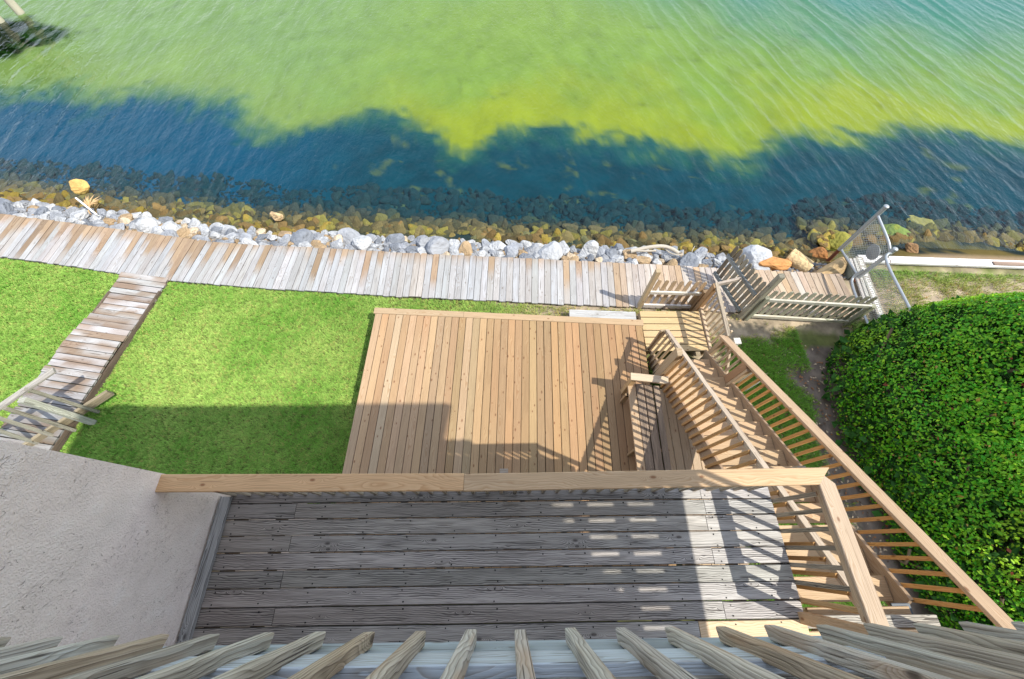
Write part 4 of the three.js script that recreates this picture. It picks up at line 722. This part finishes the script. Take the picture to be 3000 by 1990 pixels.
{
  const cv = document.createElement('canvas'); cv.width = 1024; cv.height = 128; const x = cv.getContext('2d');
  x.fillStyle = '#a9a49a'; x.fillRect(0, 0, 1024, 128); const r = rng(5); for (let i = 0; i < 700; i++) { x.fillStyle = `rgba(${70 + r() * 120},${70 + r() * 110},${60 + r() * 100},0.25)`; x.fillRect(r() * 1024, r() * 128, 20 + r() * 120, 1 + r() * 2); }
  x.fillStyle = '#f4f4f2'; x.font = 'bold 84px sans-serif'; x.textBaseline = 'middle'; x.textAlign = 'center'; x.fillText('PRIVATE PROPERTY KEEP OUT', 512, 68, 1000);
  const tx = new THREE.CanvasTexture(cv); tx.colorSpace = THREE.SRGBColorSpace;
  const t = thing('notice_board', V(8.24, 0, -5.2), 'grey plank notice with white lettering PRIVATE PROPERTY KEEP OUT lying at boardwalk end', 'sign');
  const a = V(8.12, 0, -4.25), b = V(8.30, 0, -5.92), L = a.distanceTo(b), d = b.clone().sub(a).normalize(), w = 0.17, yy = 0.09;
  part(t, 'plank', beam(V(a.x, yy - 0.02, a.z), V(b.x, yy - 0.02, b.z), { w, h: 0.03, col: [0.45, 0.43, 0.4] }), WOOD.grey);
  const s = V(-d.z, 0, d.x).multiplyScalar(w / 2 - 0.006), p = (q, k) => V(q.x + s.x * k, yy - 0.001, q.z + s.z * k);
  const c = [p(a, 1), p(b, 1), p(b, -1), p(a, -1)], g = geometry(c.flatMap((v) => v.toArray()), [0, 0, 1, 0, 1, 1, 0, 1], null, [0, 1, 2, 0, 2, 3]); g.computeVertexNormals();
  part(t, 'lettering', g, new THREE.MeshStandardMaterial({ map: tx, roughness: 0.85, side: THREE.DoubleSide }));
  for (const [dx, wd] of [[-0.14, 0.07], [-0.235, 0.06]]) part(t, 'plank', beam(V(a.x + dx, 0.085, a.z - 0.2), V(b.x + dx, 0.085, b.z + 0.05), { w: wd, h: 0.04, col: [0.62, 0.6, 0.57] }), WOOD.silver);
}
// dock at the upper left: two pilings and the deck above them, mostly out of the picture
{
  const t = thing('dock', V(-19.5, WATER, -18), 'dock on two wooden pilings at the upper left corner over dark water', 'dock');
  const m = new THREE.MeshStandardMaterial({ color: new THREE.Color(0.5, 0.46, 0.36), roughness: 0.8, map: ROCKMAP });
  for (const [x, z] of [[-17.95, -17.75], [-18.35, -17.15], [-20.5, -18.6], [-21, -16.9]]) { const g = new THREE.CylinderGeometry(0.13, 0.14, 2.5, 16); g.translate(x, 0.8, z); part(t, 'piling', g, m); }
  for (let i = 0; i < 26; i++) part(t, 'plank', beam(V(-24 + i * 0.235, 1.55, -19.4), V(-24 + i * 0.235, 1.55, -16.4), { w: 0.22, h: 0.05, col: [0.2, 0.18, 0.15] }), WOOD.grey);
  for (const z of [-19.2, -17.4, -16.6]) part(t, 'beam', beam(V(-24, 1.38, z), V(-17.9, 1.38, z), { w: 0.12, h: 0.24, col: [0.2, 0.17, 0.13] }), WOOD.grey);
}

// ---------------------------------------------------------------- grass
const blocked = (x, z) => z < along(BACK, x) + 0.03 && x < 8.05 || z < edgeZ(x) + 0.32 || inPath(x, z) || (x > -2.72 - 0.03 * (z + 4.3) && x < 2.75 && z > -4.36 + 0.057 * (x + 2.66) * 1 && z < 3) || (x > 2.78 && x < 4.0 && z < -3.3 && z > -4.3) || (x > 8.0 && x < 8.4 && z < -4.2);
{
  const blades = [], r = rng(31);
  const pos = [], uv = [], idx = [];
  for (let k = 0; k < 6; k++) { const a = r() * 6.28, ox = (r() - 0.5) * 0.04, oz = (r() - 0.5) * 0.04, h = 0.03 + 0.025 * r(), l = 0.012 + 0.03 * r(), w = 0.0032, cx = Math.cos(a), cz = Math.sin(a), b = pos.length / 3;
    pos.push(ox - cz * w, 0, oz + cx * w, ox + cz * w, 0, oz - cx * w, ox + cx * l * 0.4 - cz * w * 0.9, h * 0.65, oz + cz * l * 0.4 + cx * w * 0.9, ox + cx * l * 0.4 + cz * w * 0.9, h * 0.65, oz + cz * l * 0.4 - cx * w * 0.9, ox + cx * l, h, oz + cz * l); for (let i = 0; i < 5; i++) uv.push(0, 0); idx.push(b, b + 1, b + 2, b + 1, b + 3, b + 2, b + 2, b + 3, b + 4); }
  const g = geometry(pos, uv, null, idx); g.computeVertexNormals();
  const M = new THREE.Matrix4(), Q = new THREE.Quaternion(), S = V(1, 1, 1), P = V(0, 0, 0), C = new THREE.Color(), up = V(0, 1, 0), ms = [], cs = [];
  const sow = (x0, x1, z0, z1, dens) => { const n = Math.round((x1 - x0) * (z1 - z0) * dens); for (let i = 0; i < n; i++) {
    const x = x0 + (x1 - x0) * r(), z = z0 + (z1 - z0) * r(); if (blocked(x, z)) continue; const s = sandy(x, z), nn = fbm(x * 4 + 5, z * 4, 3, 66); if (r() < smooth(0.1, 1.0, s + (nn - 0.5) * 0.7) * 1.02) continue;
    const big = fbm(x * 0.8 + 9, z * 0.8 + 9, 4, 71), fine = vnoise(x * 9, z * 9, 4096, 4096, 72);
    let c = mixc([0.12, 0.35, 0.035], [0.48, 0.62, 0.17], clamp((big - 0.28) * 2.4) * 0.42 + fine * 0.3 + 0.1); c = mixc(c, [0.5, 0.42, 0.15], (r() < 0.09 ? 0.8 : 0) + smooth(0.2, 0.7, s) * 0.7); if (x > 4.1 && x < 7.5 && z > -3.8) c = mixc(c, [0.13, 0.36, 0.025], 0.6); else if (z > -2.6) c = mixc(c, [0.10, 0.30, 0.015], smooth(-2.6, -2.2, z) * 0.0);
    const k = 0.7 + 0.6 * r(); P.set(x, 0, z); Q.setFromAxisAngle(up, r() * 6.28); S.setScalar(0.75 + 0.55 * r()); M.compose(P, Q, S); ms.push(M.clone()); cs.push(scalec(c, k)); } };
  sow(-13.2, -2.6, -6.6, -0.3, 2300); sow(-2.6, 2.9, -5.3, -4.0, 1700); sow(2.9, 6.2, -4.6, 1.4, 1700); sow(7.2, 14, -6, -2.5, 1500);
  const im = new THREE.InstancedMesh(g, new THREE.MeshPhysicalMaterial({ roughness: 0.75, specularIntensity: 0.15, side: THREE.DoubleSide }), ms.length); im.name = 'grass'; ms.forEach((m, i) => { im.setMatrixAt(i, m); im.setColorAt(i, C.setRGB(...cs[i])); });
  lit(im); scene.add(tag(im, 'short mown lawn grass around deck, path and stair', 'grass', null, 'stuff')); console.log('tufts', ms.length);
}

// ---------------------------------------------------------------- hedge
{
  const t = thing('hedge', V(8.6, 0, -1), 'big rounded bright green hedge filling the right side below the stair', 'hedge');
  const r = rng(77), top = (x, z) => { // height of the crown over the ground, < 0 outside
    const xl = 6.12 + 0.09 * (z + 2.5), ex = x < 9 ? (9 - x) / (9 - xl) : (x - 9) / 3.9, ez = z < -1.2 ? (-1.2 - z) / 3.0 : (z + 1.2) / 5.5, q = Math.pow(ex, 2.6) + Math.pow(ez, 2.6); if (q > 1) return -1;
    return (2.15 + 1.25 * Math.exp(-((x - 7.9) ** 2) / 1.2 - ((z + 3.1) ** 2) / 1.6)) * Math.pow(1 - q, 0.42) * (0.86 + 0.3 * fbm(x * 0.9 + 3, z * 0.9 + 8, 3, 81)) + 0.42 * (fbm(x * 1.9, z * 1.9, 3, 82) - 0.5);
  };
  // leaf
  const pos = [0, 0, 0, 0.42, 0.12, 0.3, 0.42, 0.12, -0.3, 0.5, 0, 0, 1, -0.1, 0], g = geometry(pos, [0, 0, 0, 0, 0, 0, 0, 0, 0, 0], null, [0, 1, 3, 0, 3, 2, 1, 4, 3, 3, 4, 2]); g.computeVertexNormals();
  const N = 150000, im = new THREE.InstancedMesh(g, new THREE.MeshPhysicalMaterial({ roughness: 0.45, specularIntensity: 0.45, side: THREE.DoubleSide, transmission: 0.3, thickness: 0 }), N), M = new THREE.Matrix4(), Q = new THREE.Quaternion(), Q2 = new THREE.Quaternion(), E = new THREE.Euler(), S = V(1, 1, 1), P = V(0, 0, 0), C = new THREE.Color(); im.name = 'foliage';
  let i = 0; const nrm = V(0, 0, 0), upv = V(0, 1, 0);
  while (i < N) {
    const x = 5.75 + 7 * r(), z = -4.25 + 7.2 * r(), h = top(x, z); if (h < 0.1) continue;
    const side = h < 1.6 && r() < 0.75, dep = Math.pow(r(), 1.6) * 0.32; let y = side ? 0.12 + (h - 0.12) * r() : h - dep;
    const clump = fbm(x * 2.6 + 1, z * 2.6 + y * 2, 3, 83); if (clump < 0.36 && r() < 0.7) continue;
    const e = 0.12; nrm.set(top(x - e, z) - top(x + e, z), 2 * e, top(x, z - e) - top(x, z + e)).normalize(); if (side) y = Math.min(y, h - 0.02);
    nrm.add(V(r() - 0.5, r() - 0.5, r() - 0.5).multiplyScalar(1.25)).normalize();
    Q.setFromUnitVectors(upv, nrm); Q2.setFromAxisAngle(upv, r() * 6.28); Q.multiply(Q2); const s = 0.034 + 0.062 * r() * r(); S.set(s, s, s * 0.95); P.set(x - 8.6, y, z + 1); M.compose(P, Q, S); im.setMatrixAt(i, M);
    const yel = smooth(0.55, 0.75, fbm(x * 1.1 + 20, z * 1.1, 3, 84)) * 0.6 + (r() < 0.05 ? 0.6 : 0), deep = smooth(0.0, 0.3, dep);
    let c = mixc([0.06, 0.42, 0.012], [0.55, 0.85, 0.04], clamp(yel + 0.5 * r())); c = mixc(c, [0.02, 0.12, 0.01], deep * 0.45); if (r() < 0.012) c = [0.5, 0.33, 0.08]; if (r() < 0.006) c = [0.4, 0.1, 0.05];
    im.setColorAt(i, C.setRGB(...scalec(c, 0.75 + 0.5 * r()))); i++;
  }
  lit(im); t.add(tag(im, 'dense small green leaves of the hedge', null, null, 'stuff'));
  // dark inner body of twigs and shaded leaves
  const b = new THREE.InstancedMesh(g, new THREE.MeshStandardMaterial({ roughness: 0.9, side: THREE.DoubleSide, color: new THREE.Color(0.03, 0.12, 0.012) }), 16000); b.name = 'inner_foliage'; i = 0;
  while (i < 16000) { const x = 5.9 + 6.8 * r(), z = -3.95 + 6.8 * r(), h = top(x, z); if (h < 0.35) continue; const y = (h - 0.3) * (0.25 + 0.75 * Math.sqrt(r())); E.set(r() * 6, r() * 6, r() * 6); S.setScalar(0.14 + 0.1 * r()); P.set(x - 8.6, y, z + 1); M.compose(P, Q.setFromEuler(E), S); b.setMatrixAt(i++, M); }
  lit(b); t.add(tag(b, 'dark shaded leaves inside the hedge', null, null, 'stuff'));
  const sm = new THREE.MeshStandardMaterial({ color: new THREE.Color(0.2, 0.14, 0.09), roughness: 0.9 });
  for (let k = 0; k < 26; k++) { const x = 6.3 + 3 * r(), z = -3.3 + 4.2 * r(), h = Math.max(0.4, top(x, z)); part(t, 'stem', tube([V(x, 0, z), V(x + (r() - 0.5) * 0.3, h * 0.5, z + (r() - 0.5) * 0.3), V(x + (r() - 0.5) * 0.7, h * 0.9, z + (r() - 0.5) * 0.7)], 0.015 + 0.012 * r(), 6, 6), sm); }
  // fallen leaves on the soil
  const f = new THREE.InstancedMesh(g, new THREE.MeshStandardMaterial({ roughness: 0.9, side: THREE.DoubleSide }), 900); f.name = 'fallen_leaves';
  for (let k = 0; k < 900; k++) { const z = -3.7 + 5.5 * r(), x = 5.15 + 1.3 * r() - 0.06 * (z + 2); E.set((r() - 0.5) * 0.6, r() * 6, (r() - 0.5) * 0.6); S.setScalar(0.03 + 0.04 * r()); P.set(x, 0.015, z); M.compose(P, Q.setFromEuler(E), S); f.setMatrixAt(k, M); const c = r() < 0.4 ? [0.55, 0.42, 0.28] : r() < 0.6 ? [0.3, 0.14, 0.06] : [0.14, 0.09, 0.06]; f.setColorAt(k, C.setRGB(...c)); }
  lit(f); scene.add(tag(f, 'dry fallen leaves on the soil beside the hedge', 'leaf litter', null, 'stuff'));
}

// ---------------------------------------------------------------- unseen leafy crown and trunk, added to cast shade on the grass
{
  const t = thing('added_tree', V(9.9, 0, 2.6), 'unseen leafy crown on a trunk, added to shade the grass beside the stair', 'added_tree'), r = rng(88);
  const bark = new THREE.MeshStandardMaterial({ color: new THREE.Color(0.2, 0.15, 0.1), roughness: 0.95, bumpMap: ROCKBUMP, bumpScale: 0.03 });
  part(t, 'trunk', tube([V(9.9, 0, 2.6), V(9.8, 2.5, 2.4), V(9.6, 4.6, 1.4), V(9.5, 6, 0.4)], 0.13, 16, 10), bark);
  for (const [x, z] of [[8.9, -1.8], [9.3, -0.6], [10.2, -1.2], [9.0, 0.8], [10.0, 0.9]]) part(t, 'limb', tube([V(9.6, 4.7, 1.3), V((9.5 + x) / 2, 5.7, (0.6 + z) / 2), V(x, 6.1, z)], 0.045, 8, 6), bark);
  const g = geometry([0, 0, 0, 0.42, 0.1, 0.3, 0.42, 0.1, -0.3, 0.5, 0, 0, 1, -0.1, 0], [0, 0, 0, 0, 0, 0, 0, 0, 0, 0], null, [0, 1, 3, 0, 3, 2, 1, 4, 3, 3, 4, 2]); g.computeVertexNormals();
  const N = 6500, im = new THREE.InstancedMesh(g, new THREE.MeshPhysicalMaterial({ roughness: 0.5, side: THREE.DoubleSide, transmission: 0.3, thickness: 0, color: new THREE.Color(0.08, 0.25, 0.03) }), N), M = new THREE.Matrix4(), Q = new THREE.Quaternion(), E = new THREE.Euler(), S = V(1, 1, 1), P = V(0, 0, 0); im.name = 'crown'; let i = 0;
  while (i < N) { const x = 8.65 + 1.15 * r(), z = -2.3 + 3.7 * r(), y = 5.6 + 1.0 * r(); if (fbm(x * 1.7, z * 1.7 + y, 3, 91) < 0.37) continue; E.set((r() - 0.5) * 2, r() * 6, (r() - 0.5) * 2); S.setScalar(0.08 + 0.08 * r()); P.set(x - 9.9, y, z - 2.6); M.compose(P, Q.setFromEuler(E), S); im.setMatrixAt(i++, M); }
  lit(im); t.add(tag(im, 'leaves of the added shade crown', null, null, 'stuff'));
}
scene.environmentIntensity = 1;
renderer.render(scene, camera);
